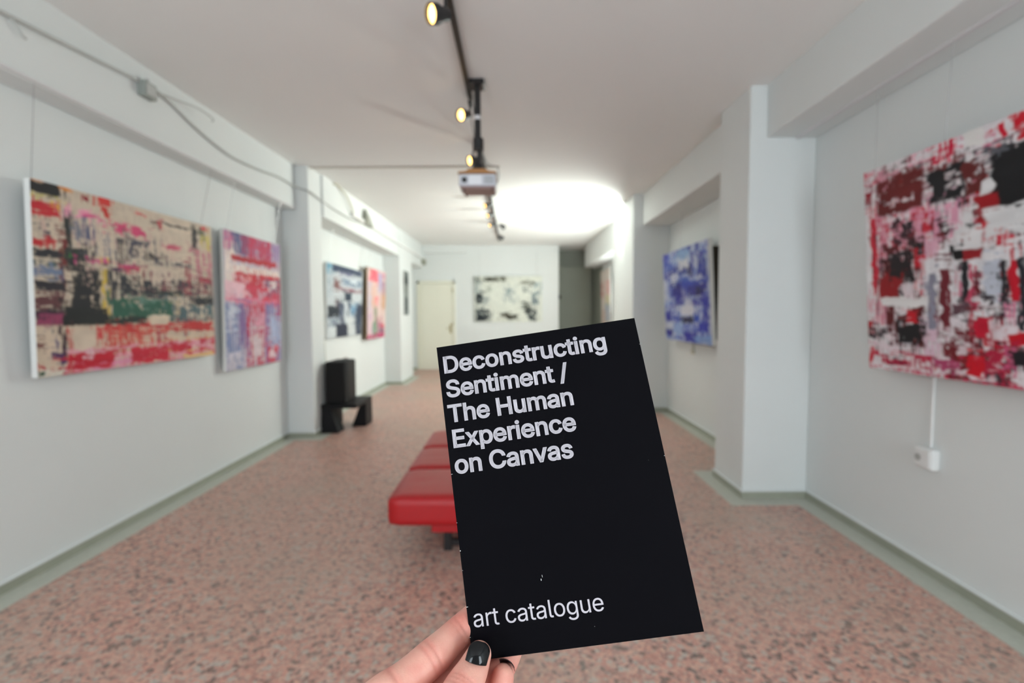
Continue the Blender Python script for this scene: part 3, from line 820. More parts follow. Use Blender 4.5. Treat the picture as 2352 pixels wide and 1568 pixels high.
key((238, 118, 448, 238, (22, 22, 25), 1, 'b'), (243, 255, 420, 370, (190, 26, 42), .8, 'h'), (500, 720, 700, 1090, (24, 25, 30), .72, 'b'), (452, 985, 745, 1095, (22, 25, 26), .93, 'h'), (474, 380, 506, 640, (34, 38, 36), .9, 'v'),
    (245, 580, 440, 640, (34, 34, 42), .85, 'h'), (245, 805, 450, 865, (34, 32, 42), .9, 'h'), (760, 1040, 1000, 1095, (24, 40, 36), .7, 'h'), (780, 925, 1190, 1040, (38, 92, 72), .6, 'b'), (700, 230, 770, 300, (205, 48, 44), .95, 'b'),
    (1350, 415, 1384, 570, (48, 46, 46), .85, 'v'), (1145, 408, 1322, 442, (52, 42, 40), .9, 'h'), (780, 780, 1100, 900, (36, 38, 46), .5, 'b'), (1360, 920, 1482, 960, (28, 30, 34), .9, 'h'), (455, 1315, 770, 1382, (194, 24, 48), .8, 'h'),
    (905, 1268, 1150, 1335, (200, 30, 56), .85, 'h'), (500, 1130, 660, 1260, (216, 198, 178), .7, 'b'), (1040, 1035, 1165, 1100, (214, 198, 176), .9, 'b'))
painting('large cream, red, black and green abstract canvas, nearest the viewer on the left wall',
         (-2.655, 2.70, 2.262), (-2.655, 4.30, 2.28), (-2.695, 4.36, 1.150), (-2.695, 2.72, 1.150), P, .034,
         [(.02, (-2.60, 2.70, 2.765)), (.93, (-2.60, 4.25, 2.765))])

# --- red and blue-grey canvas, left wall
P = Paint(120, 150, [(1575, 455), (1960, 535), (1965, 1345), (1580, 1415)], (196, 184, 198), 12, aspect=.8)
S = P.st
S(1580, 460, 1965, 660, (150, 126, 158), .6, 'v'); S(1620, 460, 1720, 620, (84, 88, 130), .8, 'v'); S(1740, 490, 1900, 670, (190, 54, 88), .75, 'v'); S(1910, 540, 1960, 650, (160, 134, 176), .7, 'v')
S(1700, 480, 1740, 620, (150, 60, 100), .7, 'v'); S(1578, 480, 1640, 600, (204, 110, 146), .6, 'v'); S(1582, 590, 1650, 860, (236, 220, 212), .95); S(1640, 690, 1950, 775, (236, 222, 214), .95)
S(1625, 625, 1935, 700, (176, 28, 42), 1, 'h'); S(1650, 735, 1960, 860, (194, 34, 52), .88, 'b'); S(1690, 760, 1760, 800, (226, 160, 160), .6); S(1700, 830, 1940, 950, (206, 58, 84), .8, 'b')
S(1582, 800, 1720, 935, (234, 190, 200), .8, 'b'); S(1860, 780, 1960, 880, (120, 84, 112), .6, 'b'); S(1890, 790, 1930, 840, (230, 220, 220), .8); S(1582, 905, 1960, 960, (222, 126, 152), .6, 'h')
S(1582, 945, 1700, 1400, (132, 144, 182), .8, 'v'); S(1590, 970, 1660, 1130, (206, 210, 222), .4, 'b'); S(1670, 950, 1740, 1300, (130, 100, 150), .6, 'v'); S(1720, 950, 1890, 1395, (190, 44, 74), .7, 'v')
S(1780, 1000, 1850, 1100, (216, 150, 170), .6, 'b'); S(1760, 1160, 1830, 1300, (216, 196, 200), .85); S(1850, 940, 1962, 1380, (120, 120, 168), .6, 'v'); S(1880, 1040, 1962, 1200, (176, 186, 212), .6, 'v'); S(1930, 870, 1962, 1020, (180, 50, 80), .7, 'v')
S(1582, 1290, 1690, 1400, (206, 200, 212), .7, 'b'); S(1860, 1240, 1940, 1360, (200, 60, 84), .7, 'b'); S(1880, 1260, 1915, 1310, (230, 200, 206), .8)
painting('red, pink and blue-grey abstract canvas, second along the left wall before the near pillar',
         (-2.675, 4.515, 2.305), (-2.675, 5.60, 2.305), (-2.695, 5.60, .975), (-2.695, 4.52, .975), P, .034,
         [(.08, (-2.60, 4.6, 2.765)), (.9, (-2.60, 5.5, 2.765))])

# --- dark blue canvas, far left wall
P = Paint(110, 120, [(85, 120), (650, 300), (660, 1290), (95, 1360)], (196, 202, 206), 13, aspect=1.1)
S = P.st
S(90, 150, 200, 330, (110, 160, 184), .85, 'b'); S(190, 150, 640, 390, (62, 74, 98), .85, 'b'); S(540, 270, 640, 310, (190, 206, 216), .9); S(300, 260, 500, 380, (110, 110, 140), .5, 'v')
S(200, 380, 300, 560, (120, 76, 74), .8, 'b'); S(340, 400, 640, 560, (120, 138, 160), .7, 'b'); S(470, 420, 560, 500, (206, 216, 222), .9); S(300, 540, 640, 650, (132, 70, 84), .75, 'h')
S(100, 330, 190, 700, (170, 182, 190), .7, 'b'); S(380, 620, 490, 760, (56, 72, 86), .95); S(240, 720, 300, 900, (84, 62, 66), .8, 'v'); S(110, 820, 300, 1010, (40, 48, 58), .8, 'b')
S(300, 800, 380, 1150, (80, 90, 112), .7, 'v'); S(480, 820, 600, 980, (104, 146, 178), .8, 'b'); S(560, 820, 655, 1290, (58, 68, 88), .85, 'v'); S(520, 980, 640, 1110, (62, 84, 106), .8)
S(110, 1000, 300, 1160, (110, 126, 146), .6, 'b'); S(240, 1120, 440, 1320, (44, 50, 70), .9, 'b'); S(130, 1160, 250, 1320, (206, 212, 214), .9); S(430, 1000, 540, 1250, (206, 210, 210), .7, 'b')
key((190, 160, 630, 380, (52, 64, 88), .8, 'f'), (120, 830, 290, 1005, (36, 44, 54), .85, 'b'), (250, 1130, 430, 1310, (38, 44, 62), .9, 'b'), (565, 830, 650, 1280, (46, 56, 76), .85, 'v'), (300, 700, 370, 1120, (60, 68, 88), .6, 'v'),
    (385, 630, 485, 755, (44, 58, 74), .95, 'b'), (420, 760, 480, 1000, (70, 82, 100), .5, 'v'))
painting('dark blue, grey and white abstract canvas, first one beyond the near left pillar',
         (-2.66, 6.95, 2.265), (-2.66, 8.62, 2.265), (-2.70, 8.62, 1.16), (-2.70, 7.0, 1.16), P, .034, [(.1, (-2.6, 7.1, 2.78)), (.9, (-2.6, 8.5, 2.78))])

# --- pink canvas, far left wall
P = Paint(100, 130, [(700, 250), (1035, 310), (1030, 1370), (705, 1430)], (222, 196, 190), 14, aspect=.9)
S = P.st
S(720, 270, 780, 340, (140, 170, 150), .8); S(740, 280, 900, 500, (228, 100, 116), .85, 'b'); S(900, 340, 960, 640, (172, 168, 204), .8, 'v'); S(960, 330, 1030, 420, (200, 140, 160), .7); S(960, 460, 1030, 700, (160, 120, 140), .6, 'v')
S(960, 690, 1030, 920, (200, 150, 110), .7, 'v'); S(720, 500, 780, 960, (190, 184, 200), .6, 'v'); S(830, 730, 900, 850, (236, 130, 140), .9); S(780, 560, 860, 900, (216, 170, 150), .5, 'v')
S(830, 900, 880, 1160, (110, 130, 96), .7, 'v'); S(800, 1150, 880, 1370, (84, 134, 106), .8, 'v'); S(880, 1080, 960, 1220, (180, 110, 130), .6, 'b'); S(950, 1170, 1000, 1240, (206, 80, 96), .9)
S(880, 1240, 1010, 1380, (134, 92, 116), .75, 'b'); S(710, 1340, 1010, 1430, (186, 70, 110), .75, 'b'); S(720, 1000, 800, 1340, (200, 170, 190), .6, 'v')
painting('pink, red and green abstract canvas, second one beyond the near left pillar',
         (-2.62, 8.78, 2.375), (-2.62, 10.05, 2.375), (-2.66, 10.05, 1.05), (-2.66, 8.8, 1.05), P, .05, [(.15, (-2.6, 8.95, 2.78)), (.85, (-2.6, 9.9, 2.78))], side=M_WOOD)

# --- narrow dark canvas on the far left pillar
P = Paint(40, 90, [(0, 0), (1, 0), (1, 1), (0, 1)], (110, 118, 116), 15, aspect=.5)
P.uvst(0, .1, 1, .5, (50, 58, 58), .7, 'b'); P.uvst(.1, .55, .9, .9, (70, 76, 80), .6, 'v'); P.uvst(.2, .3, .8, .6, (190, 196, 190), .35, 'b')
painting('narrow dark grey canvas on the side of the far left pillar, seen almost edge on',
         (-2.375, 10.62, 2.47), (-2.375, 11.1, 2.47), (-2.385, 11.1, 1.5), (-2.385, 10.62, 1.5), P, .024)

# --- black and white canvas, end wall
P = Paint(150, 105, [(275, 475), (1155, 475), (1155, 1065), (280, 1065)], (222, 225, 214), 16, aspect=1.5)
S = P.st
S(285, 490, 350, 560, (80, 88, 84), .6, 'b'); S(390, 485, 680, 545, (84, 84, 68), .65, 'h'); S(440, 500, 540, 535, (50, 50, 40), .8); S(290, 560, 370, 700, (150, 164, 166), .5, 'b'); S(300, 700, 395, 835, (44, 52, 56), .95)
S(380, 740, 460, 830, (140, 150, 150), .5, 'b'); S(300, 900, 480, 1050, (60, 68, 72), .75, 'b'); S(310, 980, 440, 1045, (34, 42, 48), .9); S(430, 600, 500, 680, (170, 176, 164), .5, 'f')
S(660, 610, 800, 800, (158, 170, 170), .4, 'b'); S(700, 640, 780, 690, (140, 156, 158), .6); S(870, 530, 1050, 575, (120, 120, 104), .55, 'h'); S(910, 600, 970, 680, (90, 104, 104), .6, 'b'); S(1000, 560, 1060, 610, (90, 96, 92), .6)
S(1020, 700, 1110, 840, (110, 126, 132), .75, 'b'); S(1060, 570, 1150, 700, (160, 176, 178), .5, 'b'); S(620, 940, 720, 1000, (84, 80, 66), .7, 'h'); S(690, 970, 830, 1030, (50, 46, 34), .9); S(880, 780, 960, 900, (110, 116, 108), .5, 'b')
S(930, 830, 1010, 960, (62, 66, 60), .75, 'b'); S(980, 900, 1075, 1045, (58, 66, 68), .85, 'b')
painting('black and white abstract canvas hanging on the white end wall',
         (-1.045, YB - .06, 2.535), (.80, YB - .06, 2.535), (.80, YB - .045, 1.30), (-1.045, YB - .045, 1.30), P, .035, [(.08, (-.9, YB - .03, 3.2)), (.92, (.66, YB - .03, 3.2))])

# --- blue canvas, right recess
P = Paint(130, 120, [(115, 290), (740, 120), (775, 1425), (160, 1310)], (188, 192, 210), 17, aspect=1.4)
S = P.st
S(120, 290, 740, 1400, (128, 158, 208), .35, 'b'); S(120, 300, 760, 1400, (70, 84, 176), .28, 'b')
S(125, 290, 200, 440, (62, 64, 166), .75, 'b'); S(140, 380, 240, 470, (80, 104, 180), .7, 'b'); S(300, 250, 340, 290, (80, 84, 176), .8); S(385, 200, 480, 262, (56, 54, 156), .85); S(560, 140, 610, 270, (72, 78, 160), .8, 'v')
S(300, 280, 480, 370, (136, 168, 208), .85, 'b'); S(200, 470, 520, 520, (44, 50, 140), .8, 'h'); S(450, 450, 510, 570, (50, 50, 96), .75); S(490, 280, 540, 460, (48, 62, 160), .85, 'v'); S(600, 290, 660, 360, (50, 48, 156), .9)
S(590, 380, 710, 590, (38, 50, 146), .9, 'b'); S(340, 370, 470, 460, (206, 208, 214), .9); S(540, 350, 600, 430, (176, 180, 204), .7); S(240, 540, 320, 630, (202, 204, 212), .95); S(570, 580, 650, 680, (192, 196, 212), .9)
S(125, 540, 200, 620, (64, 66, 160), .8); S(120, 600, 180, 830, (196, 200, 214), .7, 'v'); S(190, 660, 260, 900, (90, 104, 180), .6, 'v'); S(300, 590, 470, 700, (62, 90, 178), .85, 'b'); S(370, 640, 720, 740, (48, 66, 168), .85, 'h')
S(250, 660, 370, 800, (38, 32, 118), .9); S(290, 780, 400, 920, (44, 46, 146), .9, 'b'); S(460, 690, 680, 800, (42, 34, 130), .85, 'b'); S(570, 700, 680, 800, (30, 22, 84), .95); S(380, 740, 440, 860, (130, 128, 176), .7, 'v')
S(500, 850, 730, 940, (44, 44, 156), .85, 'b'); S(430, 850, 510, 940, (190, 190, 206), .8); S(360, 920, 540, 1040, (206, 206, 216), 1); S(590, 940, 660, 1110, (176, 184, 212), .8, 'v'); S(640, 780, 730, 1240, (42, 48, 160), .85, 'v')
S(530, 1000, 620, 1130, (40, 74, 182), .85, 'b'); S(150, 970, 240, 1100, (42, 46, 150), .85, 'b'); S(240, 1040, 380, 1110, (72, 84, 178), .7, 'b'); S(365, 1060, 530, 1140, (26, 26, 62), 1); S(150, 1110, 260, 1190, (190, 194, 208), .9)
S(155, 1185, 250, 1270, (38, 34, 140), .95); S(260, 1120, 390, 1260, (140, 164, 208), .8, 'b'); S(390, 1130, 620, 1260, (96, 112, 190), .6, 'b'); S(400, 1230, 580, 1370, (38, 42, 156), .9, 'b'); S(600, 1140, 720, 1250, (40, 48, 166), .85, 'b'); S(560, 1280, 760, 1400, (122, 152, 206), .85, 'b')
blue = painting('cobalt blue and white abstract canvas in the recess between the two right pillars',
         (2.17, 7.05, 2.345), (2.17, 5.42, 2.335), (2.24, 5.42, 1.135), (2.24, 7.05, 1.13), P, .045, [(.38, (2.22, 6.4, 2.86))])
bm = bmesh.new()
add_prism(bm, [(2.24, 2.26), (2.36, 2.26), (2.36, 1.2), (2.29, 1.2)], 'y', 5.47, 5.53)
obj('gap_shade_board', bm, material('dark_brown_gap_shade', (.03, .024, .016, 1), .7, noise=.1, scale=20, spec=.2), blue)  # added dark board, stands in for the shadow gap beside the canvas

# --- pale canvas in the far right recess
P = Paint(60, 70, [(0, 0), (1, 0), (1, 1), (0, 1)], (214, 204, 196), 18, aspect=1)
P.uvst(0, .2, .3, .5, (190, 120, 116), .5, 'b'); P.uvst(.5, .2, 1, .45, (224, 170, 166), .6, 'b'); P.uvst(.5, .45, 1, .65, (206, 200, 150), .6, 'b'); P.uvst(.4, .6, 1, .9, (150, 170, 190), .6, 'v'); P.uvst(0, .7, .5, 1, (200, 176, 166), .6, 'b')
painting('pale pink and blue canvas in the far right recess, mostly hidden by the pier',
         (2.30, 12.7, 2.6), (2.30, 11.5, 2.6), (2.33, 11.5, 1.2), (2.33, 12.7, 1.2), P, .034)

# --- large red, white and black canvas, right wall
P = Paint(300, 210, [(70, 400), (960, 45), (960, 1545), (95, 1425)], (228, 226, 228), 19, u1=.56, aspect=1.5)
S = P.st
S(70, 380, 960, 1500, (222, 176, 192), .3, 'f', .7)
S(215, 315, 300, 350, (40, 40, 44), .7, 'b'); S(68, 400, 90, 450, (200, 70, 90), .7); S(90, 420, 200, 440, (216, 100, 116), .5, 'h'); S(300, 270, 430, 380, (232, 166, 184), .6, 'b')
S(430, 210, 560, 310, (212, 26, 70), .75, 'v'); S(470, 220, 500, 290, (228, 130, 160), .6, 'v'); S(540, 200, 590, 270, (226, 120, 160), .7, 'v'); S(590, 160, 700, 240, (232, 230, 228), 1); S(700, 140, 765, 175, (200, 60, 80), .7, 'b')
S(785, 130, 820, 220, (204, 22, 52), .95, 'v'); S(820, 120, 850, 210, (236, 226, 228), 1); S(850, 120, 930, 205, (206, 22, 46), .95, 'b'); S(850, 55, 940, 95, (204, 30, 52), .8, 'h'); S(640, 235, 760, 260, (210, 110, 140), .5, 'h')
S(200, 330, 960, 420, (228, 222, 226), .5, 'h')
S(135, 440, 385, 580, (108, 30, 30), .85, 'b'); S(240, 420, 380, 500, (124, 32, 30), .9); S(150, 530, 210, 580, (30, 24, 26), .7, 'b'); S(200, 555, 260, 585, (178, 18, 30), .9, 'h'); S(150, 400, 230, 480, (214, 150, 166), .5, 'b')
S(400, 400, 600, 520, (28, 28, 32), .9, 'b'); S(430, 380, 530, 470, (116, 36, 36), .75, 'b'); S(560, 340, 590, 440, (30, 30, 34), .8, 'v'); S(390, 520, 470, 545, (24, 24, 28), .9, 'h')
S(585, 350, 720, 500, (104, 36, 34), .9, 'b'); S(605, 350, 655, 395, (214, 210, 214), .9); S(640, 450, 690, 500, (196, 14, 34), .95); S(610, 480, 660, 530, (120, 26, 30), .9)
S(730, 290, 935, 430, (24, 25, 29), .95, 'b'); S(740, 350, 940, 570, (22, 23, 27), 1); S(700, 280, 850, 320, (90, 92, 100), .5, 'f'); S(690, 425, 760, 500, (220, 220, 222), .95); S(945, 280, 960, 360, (110, 34, 36), .9); S(930, 380, 960, 560, (206, 206, 210), .7, 'b')
S(200, 540, 640, 620, (228, 220, 224), .9, 'h'); S(150, 580, 400, 640, (228, 214, 220), .8, 'b'); S(440, 540, 620, 590, (40, 40, 44), .3, 'b')
S(650, 520, 860, 650, (154, 18, 28), .95, 'b'); S(790, 500, 860, 600, (112, 32, 32), .9); S(770, 510, 800, 600, (206, 90, 110), .5, 'v'); S(650, 600, 740, 680, (120, 26, 30), .9)
S(70, 600, 110, 980, (232, 230, 232), 1); S(110, 640, 145, 1000, (206, 44, 66), .75, 'v'); S(75, 510, 110, 600, (150, 26, 44), .75, 'b')
S(140, 620, 420, 900, (222, 150, 168), .5, 'v'); S(140, 640, 400, 780, (200, 44, 66), .22, 'b'); S(220, 640, 330, 760, (70, 40, 50), .6, 'b'); S(270, 660, 330, 720, (30, 30, 34), .8)
S(360, 600, 600, 740, (224, 160, 184), .5, 'v'); S(380, 610, 430, 700, (206, 40, 62), .6, 'b'); S(460, 660, 510, 740, (60, 40, 46), .8, 'b'); S(600, 590, 650, 660, (226, 224, 226), 1); S(610, 670, 660, 705, (26, 26, 30), .9); S(460, 720, 530, 800, (120, 40, 50), .7, 'b')
S(160, 780, 400, 960, (96, 30, 36), .75, 'b'); S(180, 880, 290, 950, (28, 26, 30), .85, 'b'); S(330, 770, 380, 830, (30, 30, 34), .85, 'b'); S(320, 840, 400, 940, (196, 24, 44), .75, 'b'); S(150, 930, 270, 1060, (150, 22, 30), .9); S(240, 960, 330, 1060, (36, 30, 34), .85, 'b')
S(270, 980, 370, 1060, (226, 210, 216), .9, 'b'); S(340, 960, 370, 1060, (196, 24, 40), .85, 'v'); S(380, 760, 460, 920, (222, 170, 190), .7, 'v')
S(700, 580, 960, 720, (226, 226, 228), .97, 'h'); S(820, 650, 910, 690, (180, 184, 190), .6, 'h'); S(830, 700, 960, 760, (100, 50, 54), .7, 'h'); S(540, 700, 700, 800, (230, 228, 230), .95); S(680, 660, 740, 740, (204, 20, 44), .9, 'b'); S(740, 640, 800, 700, (216, 110, 120), .6, 'b'); S(750, 730, 840, 780, (206, 16, 50), .9, 'b')
S(460, 800, 540, 900, (230, 228, 230), .95); S(520, 780, 590, 850, (20, 20, 24), 1); S(590, 770, 690, 860, (150, 20, 32), .95, 'b'); S(690, 810, 780, 850, (30, 30, 36), .9, 'b'); S(680, 770, 860, 810, (230, 226, 228), .8, 'h'); S(860, 790, 960, 830, (60, 62, 70), .7, 'h')
S(380, 860, 960, 1180, (228, 226, 230), .95, 'v'); S(400, 920, 445, 1220, (142, 142, 160), .85, 'v'); S(470, 910, 515, 1200, (116, 36, 48), .95, 'v'); S(540, 880, 570, 1050, (214, 130, 152), .6, 'v'); S(580, 870, 610, 1080, (34, 36, 42), .95, 'v')
S(620, 880, 660, 1120, (198, 64, 96), .85, 'v'); S(640, 960, 670, 1080, (110, 30, 40), .8, 'v'); S(680, 950, 710, 1060, (50, 44, 52), .7, 'v'); S(700, 870, 780, 1040, (196, 202, 216), .9, 'b'); S(715, 890, 740, 930, (60, 70, 90), .8); S(780, 860, 815, 1080, (34, 34, 40), .95, 'v')
S(818, 860, 868, 1060, (198, 16, 44), .95, 'v'); S(870, 850, 905, 1240, (38, 42, 50), .92, 'v'); S(930, 900, 960, 1080, (120, 30, 44), .9, 'v'); S(915, 1060, 955, 1280, (206, 100, 136), .85, 'v'); S(800, 1080, 870, 1200, (216, 130, 160), .7, 'v')
S(700, 1040, 790, 1200, (50, 40, 48), .7, 'b'); S(520, 1060, 620, 1180, (100, 70, 80), .5, 'b'); S(655, 1080, 710, 1160, (228, 226, 230), .9, 'b')
S(150, 1055, 390, 1110, (230, 228, 228), .95, 'h'); S(110, 1080, 200, 1200, (220, 150, 166), .5, 'v'); S(190, 1100, 385, 1320, (100, 28, 32), .85, 'b'); S(240, 1170, 385, 1310, (26, 25, 28), .75, 'b'); S(250, 1110, 300, 1150, (228, 220, 224), .9); S(280, 1130, 330, 1190, (204, 20, 40), .9, 'b'); S(270, 1200, 330, 1300, (206, 200, 206), .35, 'b')
S(95, 1180, 118, 1260, (170, 24, 40), .9); S(98, 1210, 190, 1270, (40, 36, 42), .6, 'b'); S(160, 1240, 250, 1340, (230, 216, 222), .8, 'b'); S(385, 1220, 460, 1400, (220, 190, 206), .7, 'v')
S(480, 1180, 830, 1520, (116, 30, 38), .7, 'b'); S(520, 1160, 600, 1230, (226, 218, 224), .85, 'b'); S(600, 1200, 680, 1330, (60, 60, 68), .6, 'b'); S(640, 1160, 720, 1260, (198, 16, 52), .95, 'b'); S(700, 1200, 790, 1320, (186, 20, 40), .85, 'b'); S(760, 1200, 900, 1310, (228, 216, 222), .85, 'b'); S(820, 1240, 920, 1310, (206, 12, 34), .95, 'b')
S(540, 1290, 600, 1350, (216, 200, 206), .6, 'b'); S(600, 1360, 690, 1470, (208, 14, 40), .95, 'b'); S(690, 1320, 830, 1500, (184, 30, 66), .75, 'b'); S(820, 1320, 960, 1440, (34, 30, 36), .85, 'b'); S(700, 1450, 800, 1520, (50, 44, 52), .7, 'b'); S(790, 1340, 850, 1430, (206, 90, 130), .8, 'b')
S(870, 1440, 960, 1540, (230, 222, 226), .7, 'v'); S(110, 1340, 420, 1430, (188, 30, 66), .75, 'b'); S(96, 1340, 120, 1420, (200, 40, 60), .8); S(120, 1360, 160, 1420, (230, 220, 224), .9); S(200, 1370, 260, 1420, (60, 30, 50), .6, 'b'); S(340, 1380, 420, 1440, (226, 216, 220), .8, 'b')
S(430, 1370, 560, 1450, (180, 70, 110), .65, 'b'); S(100, 1410, 960, 1545, (206, 60, 96), .45, 'f'); S(560, 1430, 700, 1500, (230, 214, 220), .7, 'b')
# the part of the canvas that runs on past the frame edge
for k in range(34):
    r = P.rs
    u, v = r.uniform(.56, .97), r.uniform(.02, .95)
    P.uvst(u, v, u + r.uniform(.02, .12), v + r.uniform(.03, .14), [(24, 24, 28), (110, 32, 34), (200, 20, 46), (216, 110, 140), (228, 226, 228)][k % 5], r.uniform(.6, .95), 'bvh'[k % 3])
key((740, 330, 935, 575, (22, 23, 27), 1, 'b'), (780, 295, 925, 420, (24, 25, 29), .95, 'b'), (145, 450, 385, 570, (106, 28, 30), .88, 'b'), (405, 405, 590, 525, (26, 26, 30), .9, 'b'), (590, 360, 700, 500, (104, 34, 34), .85, 'b'),
    (655, 525, 780, 640, (156, 16, 28), .95, 'b'), (700, 600, 960, 700, (230, 230, 232), .92, 'h'), (592, 160, 700, 240, (232, 230, 228), .95, 'b'), (432, 215, 552, 305, (210, 24, 66), .75, 'v'), (788, 132, 820, 215, (204, 20, 50), .95, 'v'), (852, 125, 930, 200, (206, 20, 44), .95, 'b'),
    (525, 780, 588, 845, (20, 20, 24), 1, 'b'), (590, 780, 690, 855, (150, 18, 30), .95, 'b'), (75, 610, 110, 970, (232, 230, 232), .95, 'v'), (112, 650, 142, 990, (206, 40, 62), .8, 'v'), (190, 830, 330, 960, (34, 28, 32), .7, 'b'), (155, 950, 260, 1055, (146, 22, 30), .9, 'b'),
    (472, 915, 512, 1200, (112, 32, 44), .95, 'v'), (404, 925, 440, 1210, (140, 140, 158), .85, 'v'), (582, 875, 608, 1075, (32, 34, 40), .95, 'v'), (820, 865, 866, 1060, (196, 14, 42), .95, 'v'), (874, 860, 902, 1230, (36, 40, 48), .92, 'v'), (932, 910, 958, 1080, (118, 28, 42), .9, 'v'),
    (785, 865, 812, 1075, (34, 34, 40), .9, 'v'), (702, 880, 776, 1030, (198, 204, 218), .85, 'b'), (240, 1200, 385, 1300, (26, 25, 28), .85, 'b'), (160, 1060, 380, 1095, (230, 228, 228), .95, 'h'), (605, 1370, 685, 1460, (206, 14, 38), .95, 'b'), (645, 1170, 715, 1250, (196, 16, 50), .95, 'b'),
    (825, 1330, 955, 1420, (32, 28, 34), .85, 'h'), (690, 450, 750, 495, (226, 226, 228), .95, 'b'), (545, 730, 690, 790, (230, 228, 230), .9, 'b'))
M_SIDE2 = material('red_streaked_canvas_side', srgb(196, 120, 130), .7, noise=.5, scale=14)
painting('large red, white and black abstract canvas on the right wall, cut by the photo edge',
         (2.175, 3.045, 2.36), (2.175, 1.30, 2.36), (2.265, 1.30, 1.155), (2.265, 3.06, 1.155), P, .04,
         [(.03, (2.21, 3.0, 2.86)), (.30, (2.21, 2.5, 2.86))], side=M_SIDE2)

# ------------------------------------------------------------------ the catalogue held in front
def CK(x, y, z):
    """a point given as right, down, forward of the standing viewer's eye, in metres"""
    return CAM_M @ Vector((x, -y, -z))


cTL, cTR, cBR, cBL = CK(-.05648, .00457, .36239), CK(.09052, -.01740, .35757), CK(.12176, .18388, .30647), CK(-.02524, .20585, .31130)
cN = (cBL - cTL).cross(cTR - cTL).normalized()


def cat(u, v, w=0.0):
    a, b = u / 148.0, v / 210.0
    return cTL.lerp(cTR, a).lerp(cBL.lerp(cBR, a), b) + cN * w * .001


def slab(bm, u0, u1, v0, v1, w0, w1, nu=1, nv=1):
    g = {}
    for k, w_ in enumerate((w0, w1)):
        for i in range(nu + 1):
            for j in range(nv + 1):
                g[k, i, j] = bm.verts.new(cat(u0 + (u1 - u0) * i / nu, v0 + (v1 - v0) * j / nv, w_))
    for i in range(nu):
        for j in range(nv):
            bm.faces.new((g[1, i, j], g[1, i, j + 1], g[1, i + 1, j + 1], g[1, i + 1, j]))
            bm.faces.new((g[0, i, j], g[0, i + 1, j], g[0, i + 1, j + 1], g[0, i, j + 1]))
    for i in range(nu):
        bm.faces.new((g[0, i, 0], g[1, i, 0], g[1, i + 1, 0], g[0, i + 1, 0])); bm.faces.new((g[0, i, nv], g[0, i + 1, nv], g[1, i + 1, nv], g[1, i, nv]))
    for j in range(nv):
        bm.faces.new((g[0, 0, j], g[0, 0, j + 1], g[1, 0, j + 1], g[1, 0, j])); bm.faces.new((g[0, nu, j], g[1, nu, j], g[1, nu, j + 1], g[0, nu, j + 1]))


M_COVER = material('black_coated_cover', (.0035, .0033, .0045, 1), .2, spec=.05)
nt = M_COVER.node_tree; b_ = nt.nodes['Principled BSDF']
tc = nt.nodes.new('ShaderNodeTexCoord'); v_ = nt.nodes.new('ShaderNodeTexVoronoi'); v_.inputs['Scale'].default_value = 95
nt.links.new(tc.outputs['Object'], v_.inputs['Vector'])
lt = nt.nodes.new('ShaderNodeMath'); lt.operation = 'LESS_THAN'; lt.inputs[1].default_value = .022
nt.links.new(v_.outputs['Distance'], lt.inputs[0])
sc_ = nt.nodes.new('ShaderNodeSeparateColor'); nt.links.new(v_.outputs['Color'], sc_.inputs[0])
g2 = nt.nodes.new('ShaderNodeMath'); g2.operation = 'GREATER_THAN'; g2.inputs[1].default_value = .85; nt.links.new(sc_.outputs[0], g2.inputs[0])
mu = nt.nodes.new('ShaderNodeMath'); mu.operation = 'MULTIPLY'; nt.links.new(lt.outputs[0], mu.inputs[0]); nt.links.new(g2.outputs[0], mu.inputs[1])
mm = nt.nodes.new('ShaderNodeMix'); mm.data_type = 'RGBA'; mm.inputs[6].default_value = (.0035, .0033, .0045, 1); mm.inputs[7].default_value = (.2, .2, .2, 1)
nt.links.new(mu.outputs[0], mm.inputs[0]); nt.links.new(mm.outputs[2], b_.inputs['Base Color'])
M_PRINT = material('pale_lilac_grey_print', srgb(182, 176, 182), .5, noise=.01, scale=200, spec=.2)
M_PAPER = material('white_page_edges', (.7, .69, .66, 1), .8, noise=.05, scale=300)
book = thing('catalogue', 'black art catalogue with pale lettering, held up by a hand in front of the room', 'catalogue', cat(74, 210, -.5))
bm = bmesh.new(); slab(bm, 0, 148, 0, 210, -.28, 0, 8, 10)
obj('front_cover', bm, M_COVER, book)
bm = bmesh.new(); slab(bm, .6, 147.2, .8, 209.2, -1.3, -.3)
obj('pages', bm, M_PAPER, book)
bm = bmesh.new(); slab(bm, 0, 148, 0, 210, -1.6, -1.32)
obj('back_cover', bm, M_COVER, book)
bm = bmesh.new(); slab(bm, -.15, .05, 0, 210, -1.6, 0)
obj('spine', bm, M_COVER, book)
# small white nicks where the coating has worn off along the edges
M_NICK = material('worn_paper_white', (.75, .75, .74, 1), .8, noise=.02, scale=100)
for (u, v, du, dv) in ((0, 92.5, .9, .25), (0, 143, .45, .5), (0, 178, .9, .25), (0, 196, .4, .3), (0, 125, .3, .2), (147.4, 100, .6, .3), (147.5, 20, .5, .3), (0, 155.5, .4, .2), (51, 167, .35, 1.2), (52.1, 164.8, .2, 1.5)):
    bm = bmesh.new(); slab(bm, u - (.17 if u == 0 else 0), u + du, v, v + dv, .03, .06)
    obj('worn_nick', bm, M_NICK, book)

